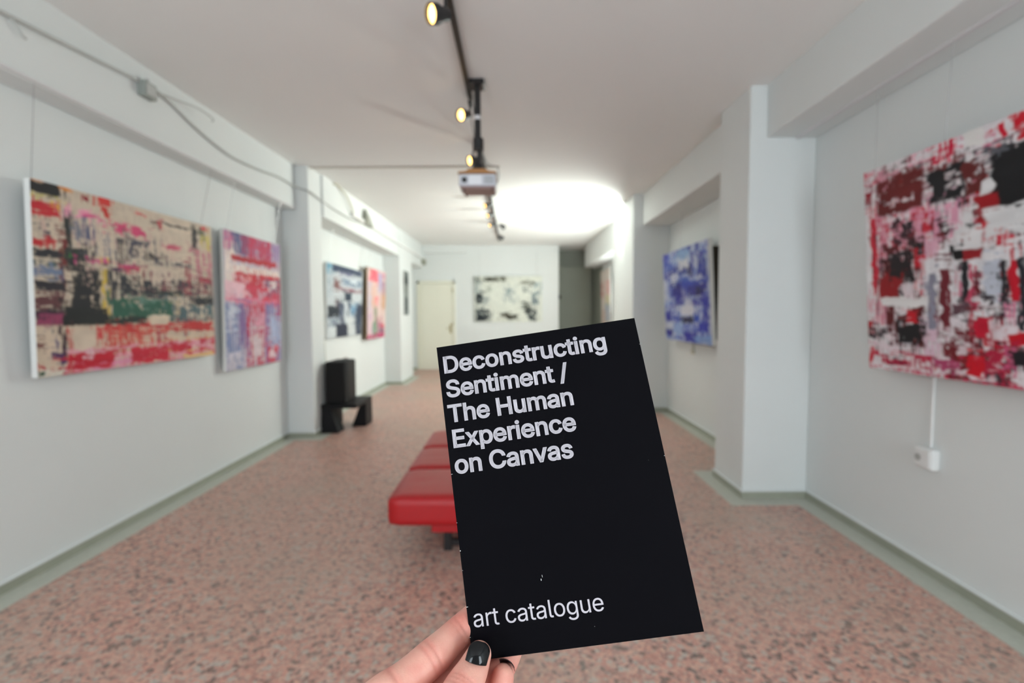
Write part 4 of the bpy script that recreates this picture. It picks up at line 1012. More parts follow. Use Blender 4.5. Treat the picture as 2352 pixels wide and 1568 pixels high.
from mathutils.geometry import delaunay_2d_cdt
GLYPHS = json.loads('''{"/":[249,[[216,533,235,533,180,330,126,127,71,-76,52,-76,33,-76,14,-76,69,127,124,330,178,533,197,533]]],"C":[510,[[293,-7,267,-7,223,-7,184,4,150,25,116,46,89,76,70,115,50,154,40,201,40,254,40,308,50,354,70,393,89,432,116,462,150,484,184,505,223,516,267,516,293,516,317,512,340,504,363,497,384,486,402,471,420,457,436,439,448,418,460,398,468,374,473,348,451,348,430,348,408,348,404,366,398,381,389,395,381,408,370,419,357,428,345,438,331,444,315,449,300,454,284,456,267,456,236,456,208,448,184,432,159,417,139,394,125,364,111,334,103,297,103,254,103,211,111,175,125,145,140,115,159,92,184,76,209,61,236,53,267,53,284,53,300,55,315,60,331,65,345,71,357,81,370,90,381,101,389,114,398,128,404,143,408,160,430,160,451,160,473,160,469,135,460,111,448,91,436,70,421,52,402,38,384,23,363,12,341,5,318,-3]]],"D":[502,[[271,0,219,0,178,0,137,0,96,0,96,19,96,38,96,57,136,57,175,57,215,57,256,57,291,65,318,81,345,97,366,119,379,149,392,179,399,214,399,255,399,296,392,331,379,361,366,390,346,412,320,428,293,444,260,452,221,452,178,452,136,452,93,452,93,471,93,490,93,509,137,509,181,509,225,509,275,509,317,499,353,478,388,458,415,429,433,391,452,353,462,308,462,255,462,202,452,157,433,119,414,81,387,51,351,31,314,10],[103,509,125,509,125,339,125,170,125,0,103,0,82,0,60,0,60,170,60,339,60,509,82,509]]],"E":[419,[[165,0,60,0,60,170,60,339,60,509,164,509,268,509,372,509,372,490,372,471,372,452,290,452,207,452,125,452,125,396,125,341,125,286,202,286,278,286,355,286,355,267,355,248,355,229,278,229,202,229,125,229,125,172,125,114,125,57,208,57,292,57,375,57,375,38,375,19,375,0,270,0]]],"H":[517,[[82,0,60,0,60,170,60,339,60,509,82,509,103,509,125,509,125,435,125,362,125,289,214,289,303,289,392,289,392,362,392,435,392,509,414,509,435,509,457,509,457,339,457,170,457,0,435,0,414,0,392,0,392,77,392,155,392,232,303,232,214,232,125,232,125,155,125,77,125,0,103,0]]],"S":[447,[[263,-9,224,-9,187,-9,155,-3,128,9,100,21,79,38,64,60,49,82,40,107,38,137,60,137,82,137,104,137,106,117,112,101,123,88,134,75,149,65,166,59,184,52,203,49,224,49,247,49,268,53,286,60,304,68,319,78,329,92,340,105,346,121,346,139,346,155,341,169,332,179,323,189,311,198,296,205,281,211,264,217,245,222,224,228,204,234,184,239,142,251,109,268,86,289,63,311,52,339,52,372,52,401,60,426,75,448,90,469,111,486,138,498,164,510,194,516,227,516,261,516,290,510,316,498,342,486,362,469,377,449,392,428,400,404,401,378,380,378,358,378,337,378,335,403,323,423,302,437,281,451,256,459,225,459,203,459,184,455,167,448,151,441,138,431,129,418,120,406,115,391,115,376,115,358,120,344,131,334,142,323,154,314,169,308,184,302,199,297,212,293,230,289,247,284,264,279,279,275,295,270,312,264,328,257,344,248,359,238,373,227,385,214,395,198,404,181,408,162,408,139,408,111,401,86,386,64,372,41,351,24,323,11,296,-2]]],"T":[449,[[85,452,32,452,32,471,32,490,32,509,160,509,288,509,417,509,417,490,417,471,417,452,363,452,310,452,257,452,257,301,257,151,257,0,235,0,214,0,193,0,193,151,193,301,193,452,139,452]]],"a":[389,[[182,-9,160,-9,136,-9,114,-4,94,5,75,14,59,27,48,45,36,62,30,83,30,108,30,130,35,147,43,161,52,175,63,185,78,193,92,201,108,207,125,211,143,215,160,218,178,220,201,223,219,225,234,227,248,228,258,231,265,235,272,239,276,245,276,255,276,255,276,256,276,257,276,272,273,286,267,297,261,308,252,316,240,322,228,328,213,331,196,331,178,331,162,328,149,322,136,317,126,309,118,301,110,292,104,283,100,274,80,280,61,285,41,291,50,314,62,332,79,346,95,360,113,369,133,375,153,381,173,384,194,384,208,384,223,383,239,379,255,376,271,370,286,360,301,351,313,338,322,320,332,303,337,280,337,251,337,168,337,84,337,0,317,0,297,0,277,0,277,17,277,35,277,52,275,52,274,52,272,52,268,43,261,34,252,25,243,15,230,7,215,1,200,-5],[155,45,170,45,193,45,212,50,228,59,243,68,255,79,263,93,271,107,276,122,276,138,276,155,276,173,276,190,273,187,268,184,259,182,251,180,242,178,231,176,221,174,210,172,200,171,190,170,182,169,175,168,161,166,147,163,134,159,121,154,111,148,103,139,96,131,92,119,92,105,92,92,95,81,102,72,109,63,118,57,130,52,142,48]]],"c":[396,[[226,-8,207,-8,173,-8,143,0,117,16,91,33,71,56,56,85,41,114,34,149,34,187,34,227,41,262,56,291,71,321,91,343,117,360,143,376,173,384,207,384,226,384,243,382,260,377,276,372,292,365,305,356,319,347,330,335,340,322,350,309,357,294,362,277,342,272,322,267,303,262,300,272,296,281,290,289,285,297,278,305,270,311,262,317,253,322,242,325,232,328,220,330,207,330,182,330,161,323,145,310,129,297,116,280,108,258,100,237,96,213,96,187,96,162,100,139,108,117,116,96,129,79,145,66,161,53,182,46,207,46,220,46,232,48,243,52,253,55,263,60,271,66,279,72,286,80,292,89,297,97,301,107,304,117,324,112,343,107,363,102,358,85,351,70,341,56,332,43,320,31,306,21,293,12,277,4,261,-1,244,-6]]],"e":[404,[[238,-8,212,-8,175,-8,143,0,117,16,90,33,70,56,56,85,41,114,34,148,34,187,34,226,41,260,55,290,69,319,89,343,115,359,141,376,171,384,205,384,226,384,246,381,266,374,285,367,303,356,319,341,335,326,348,306,357,282,366,258,371,228,371,194,371,186,371,178,371,169,272,169,174,169,75,169,75,187,75,204,75,221,163,221,250,221,338,221,329,215,319,208,310,202,310,227,306,249,298,269,290,288,278,303,263,314,247,325,228,330,205,330,182,330,163,325,146,313,130,302,118,288,109,270,100,251,96,232,96,211,96,200,96,189,96,178,96,150,101,126,110,106,120,87,134,72,151,61,168,51,189,46,212,46,228,46,241,48,254,53,266,57,277,64,285,73,294,82,301,93,306,105,325,101,345,96,365,91,359,71,349,54,335,39,321,24,303,13,283,4,262,-4]]],"g":[425,[[238,-151,207,-151,179,-151,155,-147,134,-140,113,-132,96,-123,82,-110,69,-98,58,-84,51,-69,67,-60,84,-50,101,-41,107,-49,113,-57,122,-66,130,-75,141,-82,154,-88,168,-94,186,-97,207,-97,238,-97,263,-90,282,-75,302,-60,311,-37,311,-6,311,19,311,44,311,68,310,68,308,68,306,68,301,60,295,51,287,41,278,32,267,23,252,16,238,8,219,5,195,5,164,5,137,12,113,27,88,41,69,62,55,90,41,118,34,152,34,191,34,230,41,264,55,293,69,322,88,345,112,361,137,376,165,384,196,384,220,384,239,381,253,373,268,365,280,356,288,346,297,336,303,327,308,319,309,319,311,319,313,319,313,339,313,359,313,379,333,379,353,379,372,379,372,250,372,121,372,-9,372,-42,365,-69,350,-90,335,-111,316,-126,291,-136,266,-146],[181,59,205,59,228,59,248,64,264,75,280,86,292,101,300,121,308,141,312,165,312,193,312,220,308,243,300,264,292,284,280,301,264,312,248,324,228,330,205,330,181,330,161,324,145,312,129,299,117,283,109,262,100,242,96,219,96,193,96,166,100,143,109,123,117,103,129,87,145,76,162,65]]],"h":[410,[[114,249,114,227,114,151,114,76,114,0,93,0,73,0,53,0,53,170,53,339,53,509,73,509,93,509,114,509,114,435,114,361,114,287,110,287,106,287,102,287,114,322,131,347,152,362,174,377,199,384,227,384,253,384,276,379,295,369,315,358,330,342,341,321,352,299,357,273,357,240,357,160,357,80,357,0,337,0,316,0,296,0,296,78,296,157,296,235,296,265,288,288,273,304,258,321,237,329,210,329,192,329,175,325,161,317,146,309,135,298,126,283,118,267]]],"i":[167,[[73,0,53,0,53,126,53,253,53,379,73,379,93,379,114,379,114,253,114,126,114,0,93,0],[95,443,84,443,72,443,62,447,54,455,45,462,41,472,41,483,41,494,45,504,54,512,62,520,72,524,84,524,95,524,106,520,114,512,122,504,126,494,126,483,126,472,122,462,114,455,106,447]]],"l":[189,[[147,-2,139,-2,110,-2,88,5,74,20,60,35,53,57,53,84,53,226,53,367,53,509,73,509,93,509,114,509,114,372,114,235,114,99,114,81,116,69,120,62,125,55,133,52,146,52,152,52,157,52,160,53,164,53,167,54,170,54,173,37,177,20,181,3,175,1,169,0,162,-1,154,-2]]],"m":[610,[[73,0,53,0,53,126,53,253,53,379,72,379,92,379,112,379,112,351,112,323,112,295,111,295,109,295,108,295,113,316,121,332,132,346,144,359,157,369,172,376,187,383,203,386,219,386,247,386,270,378,287,361,305,344,316,322,321,295,318,295,315,295,312,295,317,313,325,329,337,343,349,357,364,367,381,375,398,382,416,386,437,386,459,386,479,381,497,372,515,362,530,348,541,328,551,309,557,285,557,255,557,170,557,85,557,0,536,0,516,0,496,0,496,85,496,169,496,254,496,281,488,301,473,313,457,325,439,330,419,330,402,330,387,327,374,320,362,313,352,303,345,290,339,278,335,263,335,247,335,165,335,82,335,0,315,0,295,0,274,0,274,87,274,173,274,260,274,281,267,298,253,311,239,324,221,330,199,330,185,330,171,327,158,320,144,313,134,303,126,289,118,276,114,258,114,238,114,159,114,79,114,0,93,0]]],"n":[410,[[114,249,114,227,114,151,114,76,114,0,93,0,73,0,53,0,53,126,53,253,53,379,72,379,92,379,112,379,112,349,112,318,112,287,109,287,106,287,102,287,114,322,131,347,152,362,174,377,199,384,227,384,253,384,276,379,295,369,314,358,330,342,341,321,352,299,357,273,357,240,357,160,357,80,357,0,337,0,316,0,296,0,296,78,296,157,296,235,296,265,288,288,273,304,258,321,237,329,210,329,192,329,175,325,161,317,146,309,135,298,126,283,118,267]]],"o":[415,[[242,-8,207,-8,173,-8,143,0,117,16,91,33,71,56,56,85,41,114,34,149,34,187,34,227,41,262,56,291,71,321,91,343,117,360,143,376,173,384,207,384,242,384,273,376,299,360,325,343,345,321,359,291,374,262,381,227,381,187,381,149,374,114,359,85,345,56,325,33,299,16,273,0],[182,46,207,46,233,46,254,53,270,66,287,79,299,96,307,117,315,139,319,162,319,187,319,213,315,236,307,258,299,280,287,297,270,310,254,323,233,330,207,330,182,330,161,323,145,310,129,297,116,280,108,258,100,237,96,213,96,187,96,162,100,139,108,117,116,96,129,79,145,66,161,53]]],"p":[424,[[73,-143,53,-143,53,31,53,205,53,379,72,379,92,379,112,379,112,359,112,339,112,319,114,319,116,319,118,319,123,327,129,336,137,346,145,356,157,365,171,373,186,381,205,384,229,384,261,384,289,376,313,361,337,345,356,322,370,293,383,263,390,229,390,189,390,149,383,114,370,84,356,55,337,32,313,16,289,0,261,-8,229,-8,206,-8,187,-4,173,4,158,12,146,21,138,31,130,42,123,51,118,59,117,59,115,59,114,59,114,-8,114,-76,114,-143,93,-143],[197,47,220,47,244,47,263,53,279,66,295,78,308,95,316,117,324,138,328,162,328,189,328,216,324,240,316,261,308,282,296,299,280,311,264,324,244,330,220,330,197,330,177,324,161,312,145,300,133,284,125,263,117,242,113,217,113,189,113,161,117,136,125,115,133,94,146,77,162,65,178,53]]],"r":[259,[[73,0,53,0,53,126,53,253,53,379,72,379,92,379,112,379,112,360,112,340,112,321,113,321,114,321,115,321,122,340,135,355,152,367,170,379,190,385,213,385,218,385,223,385,229,384,235,384,240,384,243,384,243,363,243,343,243,322,242,323,237,323,230,324,223,325,215,326,207,326,189,326,173,322,159,315,145,307,134,297,126,284,118,270,114,255,114,237,114,158,114,79,114,0,93,0]]],"s":[365,[[211,-8,182,-8,156,-8,133,-4,112,3,92,11,75,23,62,38,49,53,40,72,36,94,55,98,74,102,94,107,99,86,109,70,124,60,139,50,158,45,181,45,208,45,229,51,244,62,260,74,268,87,268,103,268,116,263,127,254,136,245,144,231,151,212,155,191,160,170,165,149,170,115,178,89,191,72,208,55,225,47,247,47,274,47,296,53,315,65,332,77,348,94,361,115,370,136,380,160,384,187,384,213,384,235,380,254,372,272,365,287,353,299,339,310,325,319,309,324,290,305,286,287,281,268,277,263,292,255,304,243,316,230,327,212,333,187,333,165,333,146,327,131,317,116,306,109,293,109,277,109,263,114,252,124,243,134,235,150,228,172,223,191,218,210,214,229,209,264,201,290,188,306,171,323,154,331,133,331,107,331,84,325,64,312,47,300,30,282,16,260,6,237,-3]]],"t":[227,[[138,379,204,379,204,362,204,344,204,327,138,327,72,327,6,327,6,344,6,362,6,379,72,379],[65,345,65,471,85,471,106,471,126,471,126,347,126,222,126,98,126,81,129,69,136,61,143,54,154,50,170,50,174,50,179,50,185,51,191,52,197,53,202,54,206,36,209,19,213,2,207,0,200,-2,192,-3,184,-4,176,-4,168,-4,136,-4,110,4,92,21,74,38,65,62,65,93,65,219]]],"u":[410,[[211,-5,182,-5,157,-5,134,0,115,11,95,21,80,37,69,59,58,80,53,107,53,139,53,219,53,299,53,379,73,379,93,379,114,379,114,301,114,222,114,144,114,114,121,91,137,75,152,58,173,50,200,50,218,50,235,54,249,62,264,70,275,81,283,97,292,112,296,131,296,153,296,228,296,304,296,379,316,379,337,379,357,379,357,253,357,126,357,0,337,0,318,0,298,0,298,31,298,61,298,92,301,92,304,92,307,92,295,57,279,32,257,17,235,2]]],"v":[389,[[184,0,163,0,114,126,66,253,17,379,40,379,62,379,84,379,111,305,138,230,165,155,174,132,181,110,187,87,193,64,199,42,206,21,198,21,191,21,184,21,191,42,197,64,203,87,209,110,216,132,224,155,251,230,278,305,305,379,327,379,349,379,371,379,323,253,275,126,226,0,205,0]]],"x":[379,[[44,0,21,0,71,73,121,145,171,218,171,202,171,187,171,171,124,240,76,310,29,379,52,379,76,379,100,379,116,355,132,330,147,306,160,287,170,270,179,253,188,237,198,221,207,206,197,206,186,206,175,206,185,221,194,237,202,253,211,270,221,287,233,306,249,330,266,355,282,379,305,379,328,379,352,379,304,309,256,239,209,169,209,184,209,199,209,214,258,143,308,71,358,0,334,0,310,0,287,0,268,28,249,57,231,85,219,103,209,120,200,136,191,152,182,167,173,182,183,182,194,182,205,182,195,167,186,152,178,136,170,120,160,103,148,85,129,57,110,28,91,0,68,0]]]," ":[188,[]]}''')
_cache = {}


def glyph_mesh(ch, offset):
    """filled letter shape; its weight is raised by a band of width 'offset' with mitred corners round every contour"""
    if (ch, offset) in _cache: return _cache[ch, offset]
    verts, faces, loops = [], [], []
    for p in GLYPHS[ch][1]:
        n = len(p) // 6
        poly = []
        for i in range(n):
            q = [c / 1000 for c in p[i * 6:i * 6 + 6]]; r = [c / 1000 for c in p[((i + 1) % n) * 6:((i + 1) % n) * 6 + 6]]
            P0, P1, P2, P3 = (Vector((q[2], q[3])), Vector((q[4], q[5])), Vector((r[0], r[1])), Vector((r[2], r[3])))
            dev = max((P1 - P0.lerp(P3, 1 / 3)).length, (P2 - P0.lerp(P3, 2 / 3)).length)
            m = 1 if dev < .002 else 7
            for k in range(m):
                t = k / m; c = P0 * (1 - t) ** 3 + P1 * 3 * t * (1 - t) ** 2 + P2 * 3 * t * t * (1 - t) + P3 * t ** 3
                if not poly or (c - poly[-1]).length > 1e-4: poly.append(c)
        if (poly[0] - poly[-1]).length < 1e-4: poly.pop()
        loops.append([Vector((c.x, c.y, 0)) for c in poly])
        if offset > 0:
            m = len(poly)
            for i in range(m):
                a, b_, c = poly[i - 1], poly[i], poly[(i + 1) % m]
                d = (c - b_).normalized(); nn = Vector((-d.y, d.x)) * offset
                k = len(verts); verts += [b_ - nn, c - nn, c + nn, b_ + nn]; faces.append((k, k + 1, k + 2, k + 3))
                d0 = (b_ - a).normalized(); n0 = Vector((-d0.y, d0.x)) * offset
                for sg in (1, -1):
                    mid = (nn + n0) * sg
                    if mid.length > offset * .75:
                        mt = mid.normalized() * min(offset * 1.6, offset * offset * 2 / mid.length)
                        k = len(verts); verts += [b_, b_ + n0 * sg, b_ + mt, b_ + nn * sg]; faces.append((k, k + 1, k + 2, k + 3))
    k = len(verts)
    pts, eds = [], []
    for lp in loops:
        b0 = len(pts); pts += [v.to_2d() for v in lp]; eds += [(b0 + i, b0 + (i + 1) % len(lp)) for i in range(len(lp))]
    cv, ce, cf = delaunay_2d_cdt(pts, eds, [], 0, 1e-6)[:3]

    def inside(c):
        n = 0
        for lp in loops:
            for i in range(len(lp)):
                a, b = lp[i - 1], lp[i]
                if (a.y > c.y) != (b.y > c.y) and c.x < (b.x - a.x) * (c.y - a.y) / (b.y - a.y) + a.x: n += 1 if b.y > a.y else -1
        return n != 0
    cf = [t for t in cf if inside((cv[t[0]] + cv[t[1]] + cv[t[2]]) / 3)]
    r = ([Vector((v.x, v.y, 0)) for v in verts] + [Vector((v.x, v.y, 0)) for v in cv], faces + [tuple(k + j for j in t) for t in cf])
    _cache[ch, offset] = r
    return r


def line(name, text, u0, u1, base, cap, offset, kx, parent, capref=.509, w=.09):
    """sets a line of type between u0 and u1 on a base line; cap is the capital height in mm"""
    sy = cap / (capref + 2 * offset); sx = sy * kx
    pos, x, inkR = [], 0.0, 0.0
    for i, ch in enumerate(text):
        pos.append(x); x += GLYPHS[ch][0] / 1000
    xs = lambda ch: [v.x for v in glyph_mesh(ch, offset)[0]]
    l0 = min(xs(text[0])); last = text[-1]
    nat = (pos[-1] + max(xs(last)) - l0) * sx
    trk = ((u1 - u0) - nat) / (len(text) - 1)
    bm = bmesh.new()
    for i, ch in enumerate(text):
        if ch == ' ': continue
        vs, fs = glyph_mesh(ch, offset)
        new = [bm.verts.new(cat(u0 + (pos[i] + v.x - l0) * sx + trk * i, base - (v.y + offset) * sy, w + .0015 * (i % 2))) for v in vs]
        for f in fs:
            try: bm.faces.new([new[k] for k in f])
            except ValueError: pass
    me = bpy.data.meshes.new(name); bm.to_mesh(me); bm.free(); me.materials.append(M_PRINT)
    o = bpy.data.objects.new(name, me); COL.objects.link(o); o.parent = parent
    o.matrix_parent_inverse = Matrix.Translation(-parent.location)
    print('LINE', text, 'tracking', round(trk, 2))
    return o


K = 148 / 140
OFF = .021
for t, a, b, y in (('Deconstructing', 3.4, 117.2, 20.7), ('Sentiment /', 3.1, 88.0, 38.8), ('The Human', 2.5, 88.1, 56.95), ('Experience', 3.7, 86.9, 75.05), ('on Canvas', 2.9, 82.0, 93.1)):
    line('title_line', t, a * K, b * K, y, 12.95, OFF, 1.0 * K, book)
line('subtitle_line', 'art catalogue', 3.3 * K, 83.9 * K, 190.7, 10.5, 0.0, .95 * K, book)

# ------------------------------------------------------------------ the hand
def H_(px, py, z):
    return CK((px - 1176) / F * z, (py - 784) / F * z, z)


def limb(bm, pts, rad, n=22, m=9):
    P_ = catmull(pts, m)
    R_ = catmull([(r, 0, 0) for r in rad], m)
    R_ = [max(.003, r.x) for r in R_]
    t0 = (P_[0] - P_[1]).normalized(); t1 = (P_[-1] - P_[-2]).normalized()
    pre, post = [], []
    for a in (80, 60, 40, 20):
        pre.append((P_[0] + t0 * R_[0] * math.sin(math.radians(a)), R_[0] * math.cos(math.radians(a))))
    for a in (20, 40, 60, 80):
        post.append((P_[-1] + t1 * R_[-1] * math.sin(math.radians(a)), R_[-1] * math.cos(math.radians(a))))
    seq = pre + list(zip(P_, R_)) + post
    rings = []
    ref = Vector((.2, .9, .1)).normalized()
    k = len(seq)
    for i, (p, r) in enumerate(seq):
        t = (seq[min(i + 1, k - 1)][0] - seq[max(i - 1, 0)][0]).normalized()
        a = t.cross(ref).normalized(); b = t.cross(a)
        rings.append([bm.verts.new(p + (a * math.cos(2 * math.pi * j / n) + b * math.sin(2 * math.pi * j / n)) * r) for j in range(n)])
    for i in range(k - 1):
        for j in range(n): bm.faces.new((rings[i][j], rings[i][(j + 1) % n], rings[i + 1][(j + 1) % n], rings[i + 1][j]))
    bm.faces.new(rings[0][::-1]); bm.faces.new(rings[-1])


def blob_hull(bm, spheres):
    tmp = bmesh.new()
    for c, r in spheres:
        q = bmesh.ops.create_icosphere(tmp, subdivisions=3, radius=r)
        bmesh.ops.translate(tmp, vec=c, verts=q['verts'])
    res = bmesh.ops.convex_hull(tmp, input=tmp.verts[:])
    bmesh.ops.delete(tmp, geom=list({g for g in res['geom_interior'] + res['geom_unused'] if isinstance(g, bmesh.types.BMVert)}), context='VERTS')
    me = bpy.data.meshes.new('tmp'); tmp.to_mesh(me); tmp.free(); bm.from_mesh(me); bpy.data.meshes.remove(me)


skin_bm = bmesh.new()
# index finger: from its knuckle, up along the spine of the catalogue and behind it
iM, iP, iD, iT = H_(880, 1600, .283), H_(992, 1510, .304), H_(1060, 1444, .322), H_(1142, 1372, .3335)
limb(skin_bm, [H_(800, 1668, .27), iM, H_(932, 1560, .292), iP, H_(1027, 1476, .313), iD, H_(1100, 1408, .330), iT], [.0125, .0122, .0110, .0112, .0101, .0096, .0090, .0076])
# middle finger, mostly hidden behind the catalogue
limb(skin_bm, [H_(880, 1710, .275), H_(960, 1650, .292), H_(1018, 1590, .304), H_(1068, 1530, .319), H_(1118, 1474, .329), H_(1165, 1425, .334)], [.0122, .0114, .0104, .0100, .0094, .0076])
# ring finger, showing under the lower edge
limb(skin_bm, [H_(950, 1760, .275), H_(1040, 1680, .290), H_(1105, 1606, .301), H_(1145, 1545, .314), H_(1168, 1500, .3235), H_(1186, 1455, .3275)], [.0118, .0108, .0096, .0092, .0086, .0074])
# little finger, its pad turned to the viewer
pT = H_(1155.5, 1551.5, .303)
limb(skin_bm, [H_(1020, 1800, .270), H_(1090, 1730, .276), H_(1135, 1660, .288), H_(1146, 1600, .297), pT], [.0108, .0098, .0086, .0080, .0071])
# thumb, nail towards the viewer
tT = H_(1100, 1503, .3025)
limb(skin_bm, [H_(800, 1850, .235), H_(930, 1760, .250), H_(1020, 1660, .270), H_(1056, 1590, .284), H_(1082, 1545, .294), tT], [.0165, .0135, .0112, .0112, .0100, .0080])
# palm and forearm
blob_hull(skin_bm, [(H_(860, 1625, .277), .0115), (H_(880, 1710, .275), .0125), (H_(950, 1760, .275), .012), (H_(1020, 1800, .27), .011),
                    (CK(-.112, .262, .236), .017), (CK(-.088, .282, .236), .016), (H_(800, 1850, .235), .016), (CK(-.082, .225, .262), .012)])
limb(skin_bm, [CK(-.095, .262, .240), CK(-.118, .288, .215), CK(-.160, .330, .165), CK(-.21, .375, .09), CK(-.26, .41, -.02), CK(-.28, .425, -.08)], [.022, .0225, .027, .036, .041, .042])
me = bpy.data.meshes.new('hand'); skin_bm.to_mesh(me); skin_bm.free()
tmp_o = bpy.data.objects.new('tmp', me); COL.objects.link(tmp_o)
md = tmp_o.modifiers.new('r', 'REMESH'); md.mode = 'VOXEL'; md.voxel_size = .00105; md.use_smooth_shade = True
sm = tmp_o.modifiers.new('s', 'SMOOTH'); sm.factor = .5; sm.iterations = 7
dg = bpy.context.evaluated_depsgraph_get()
me2 = bpy.data.meshes.new_from_object(tmp_o.evaluated_get(dg))
bpy.data.objects.remove(tmp_o)

# flexion creases and a little flesh between them
nv_ = len(me2.vertices)
co = np.empty(nv_ * 3, np.float32); me2.vertices.foreach_get('co', co); co = co.reshape(-1, 3)
no = np.empty(nv_ * 3, np.float32); me2.vertices.foreach_get('normal', no); no = no.reshape(-1, 3)
eye = np.array(CAM_M.translation)
flush = np.zeros(nv_)


def crease(p, direction, rad, depth, width, face=True):
    p = np.array(p); d = np.array(Vector(direction).normalized())
    rel = co - p
    along = rel @ d
    perp = np.linalg.norm(rel - along[:, None] * d, axis=1)
    toeye = (eye - p) / np.linalg.norm(eye - p)
    wgt = np.exp(-(along / width) ** 2) * np.clip((rad - perp) / (rad * .25), 0, 1)
    if face: wgt *= np.clip((no @ toeye) * 1.6, 0, 1)
    co[:] = co - no * (wgt * depth)[:, None]
    flush[:] = np.maximum(flush, np.exp(-(along / (width * 4)) ** 2) * np.clip((rad - perp) / (rad * .3), 0, 1) * .45)


di = iP - iM; dj = iD - iP
crease(iD - dj * .02, iT - iP, .016, .0004, .0008); crease(iD - dj * .16, iT - iP, .016, .0002, .0007)
crease(iP + dj * .02, iD - iM, .018, .0004, .0009); crease(iP - di * .12, iD - iM, .018, .00025, .0007)
crease(H_(908, 1578, .288), di, .02, .0006, .0011)
for k_ in (0, .2, .38):
    a_ = H_(1056, 1590, .284).lerp(H_(1082, 1545, .294), k_)
    crease(a_, tT - H_(1056, 1590, .284), .018, .00045, .0007)
# fingertips and the sides near the catalogue are redder
for c_, r_, a_ in ((iD, .014, .9), (iT, .02, .8), (iP.lerp(H_(1010, 1530, .304), .5), .013, .8), (iM.lerp(iP, .45) + Vector((.006, 0, -.006)), .016, .7), (tT + Vector((.008, 0, -.012)), .010, .9), (pT, .010, .6), (H_(1145, 1545, .314), .014, .9), (H_(1080, 1560, .29), .012, .4)):
    flush = np.maximum(flush, a_ * np.exp(-(np.linalg.norm(co - np.array(c_), axis=1) / r_) ** 2))
me2.vertices.foreach_set('co', co.astype(np.float32).ravel())
ca = me2.color_attributes.new('flush', 'FLOAT_COLOR', 'POINT')
fl4 = np.ones((nv_, 4), np.float32); fl4[:, :3] = flush[:, None]
ca.data.foreach_set('color', fl4.ravel())
me2.update()

M_SKIN = bpy.data.materials.new('fair_skin'); M_SKIN.use_nodes = True
nt = M_SKIN.node_tree; b_ = nt.nodes['Principled BSDF']; N = nt.nodes.new; L = nt.links.new
at = N('ShaderNodeAttribute'); at.attribute_name = 'flush'
tc = N('ShaderNodeTexCoord'); nz = N('ShaderNodeTexNoise'); nz.inputs['Scale'].default_value = 70; nz.inputs['Detail'].default_value = 6
L(tc.outputs['Object'], nz.inputs['Vector'])
ad = N('ShaderNodeMath'); ad.operation = 'MULTIPLY_ADD'; ad.inputs[1].default_value = .95; L(at.outputs['Fac'], ad.inputs[0])
m1 = N('ShaderNodeMapRange'); m1.inputs['From Min'].default_value = .35; m1.inputs['From Max'].default_value = .75; m1.inputs['To Min'].default_value = 0; m1.inputs['To Max'].default_value = .35
L(nz.outputs['Fac'], m1.inputs['Value']); L(m1.outputs[0], ad.inputs[2])
mx = N('ShaderNodeMix'); mx.data_type = 'RGBA'; mx.inputs[6].default_value = srgb(234, 182, 164); mx.inputs[7].default_value = srgb(204, 112, 100)
mx.clamp_factor = True
L(ad.outputs[0], mx.inputs[0]); L(mx.outputs[2], b_.inputs['Base Color'])
b_.inputs['Roughness'].default_value = .48
b_.inputs['Subsurface Weight'].default_value = .25; b_.inputs['Subsurface Radius'].default_value = (1.0, .35, .2); b_.inputs['Subsurface Scale'].default_value = .003
n2 = N('ShaderNodeTexVoronoi'); n2.inputs['Scale'].default_value = 900; L(tc.outputs['Object'], n2.inputs['Vector'])
bp = N('ShaderNodeBump'); bp.inputs['Strength'].default_value = .12; bp.inputs['Distance'].default_value = .0004
L(n2.outputs['Distance'], bp.inputs['Height']); L(bp.outputs['Normal'], b_.inputs['Normal'])
me2.materials.clear(); me2.materials.append(M_SKIN)
for p in me2.polygons: p.use_smooth = True
hand = bpy.data.objects.new('person', me2); COL.objects.link(hand)
tag(hand, 'left hand of a person with glossy black nails holding the black catalogue', 'person')

M_NAIL = material('black_nail_polish', (.003, .003, .004, 1), .12, spec=.15, coat=.3)


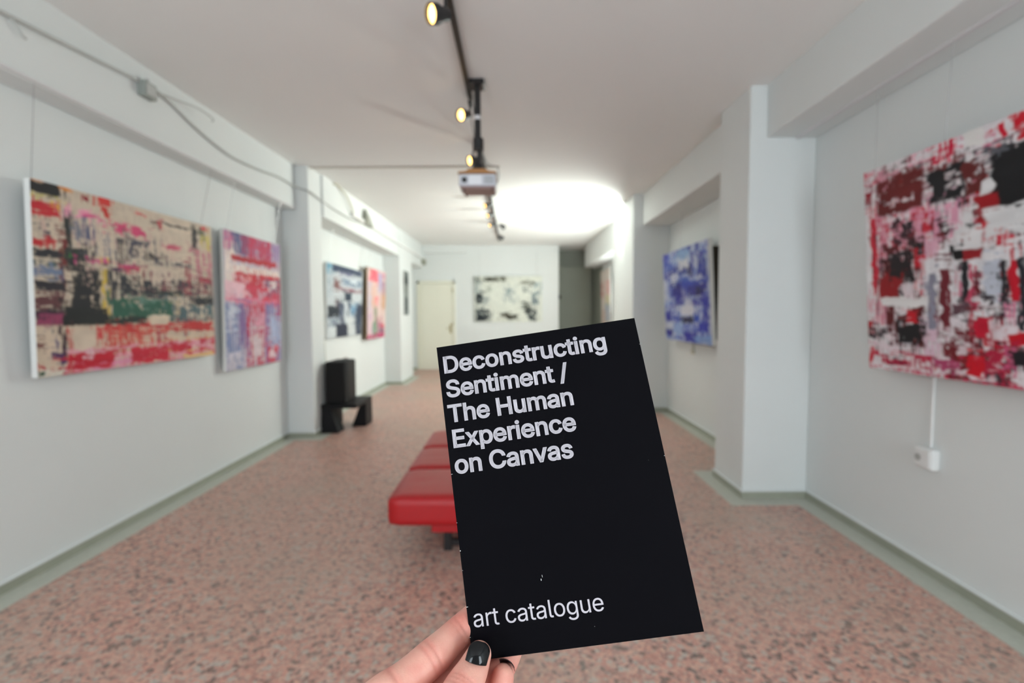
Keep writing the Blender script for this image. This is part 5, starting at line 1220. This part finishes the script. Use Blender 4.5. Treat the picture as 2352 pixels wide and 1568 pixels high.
def nail_mesh(grid, nu, nv, thick, name):
    bm = bmesh.new()
    g = [[bm.verts.new(grid[i][j]) for j in range(nv)] for i in range(nu)]
    for i in range(nu - 1):
        for j in range(nv - 1): bm.faces.new((g[i][j], g[i + 1][j], g[i + 1][j + 1], g[i][j + 1]))
    bmesh.ops.recalc_face_normals(bm, faces=bm.faces)
    me = bpy.data.meshes.new(name); bm.to_mesh(me); bm.free(); me.materials.append(M_NAIL)
    o = bpy.data.objects.new(name, me); COL.objects.link(o)
    sd = o.modifiers.new('s', 'SOLIDIFY'); sd.thickness = thick; sd.offset = 0
    sb = o.modifiers.new('b', 'SUBSURF'); sb.levels = 1; sb.render_levels = 2
    for p in me.polygons: p.use_smooth = True
    o.parent = hand
    return o


NU, NV = 13, 15
axis0, axis1 = (1086, 1542), (1105.5, 1473)
ax = Vector((axis1[0] - 1091, axis1[1] - 1525)); L_ = ax.length; ax.normalize(); sx_ = Vector((-ax.y, ax.x))
grid = []
for i in range(NU):
    u = -1 + 2 * i / (NU - 1)
    row = []
    for j in range(NV):
        v = j / (NV - 1)
        hw = 25.5 if v < .55 else 25.5 * math.sqrt(max(0.02, 1 - ((v - .55) / .47) ** 2.4))
        vv = v + (.06 * (u * u) if v < .3 else 0) * (1 - v / .3) * 1.2
        q = Vector((1091.5, 1526)) + ax * (vv * (L_ + 1)) + sx_ * (u * hw)
        d = abs(u * hw) * .000262
        zc = .2960 + .0070 * v
        z = zc - math.sqrt(max(1e-8, .0093 ** 2 - d ** 2)) + .0014 * v * v + .0009 - .0013 * math.sin(math.pi * v)
        row.append(H_(q.x, q.y, z))
    grid.append(row)
nail_mesh(grid, NU, NV, .0007, 'thumb_nail')

cdir = (CAM_R.to_3x3() @ Vector((.42, .62, -.62))).normalized()
side_ = cdir.cross(CAM_R.to_3x3() @ Vector((.3, 1, 0))).normalized(); fwd_ = side_.cross(cdir).normalized()
grid = []
for i in range(9):
    u = -1 + 2 * i / 8
    row = []
    for j in range(9):
        v = j / 8
        d = (cdir * math.cos(u * .75) + side_ * math.sin(u * .75))
        row.append(pT + d * .0079 + fwd_ * ((v - .45) * .0105) * (1 if True else 0))
    grid.append(row)
nail_mesh(grid, 9, 9, .0006, 'finger_nail')
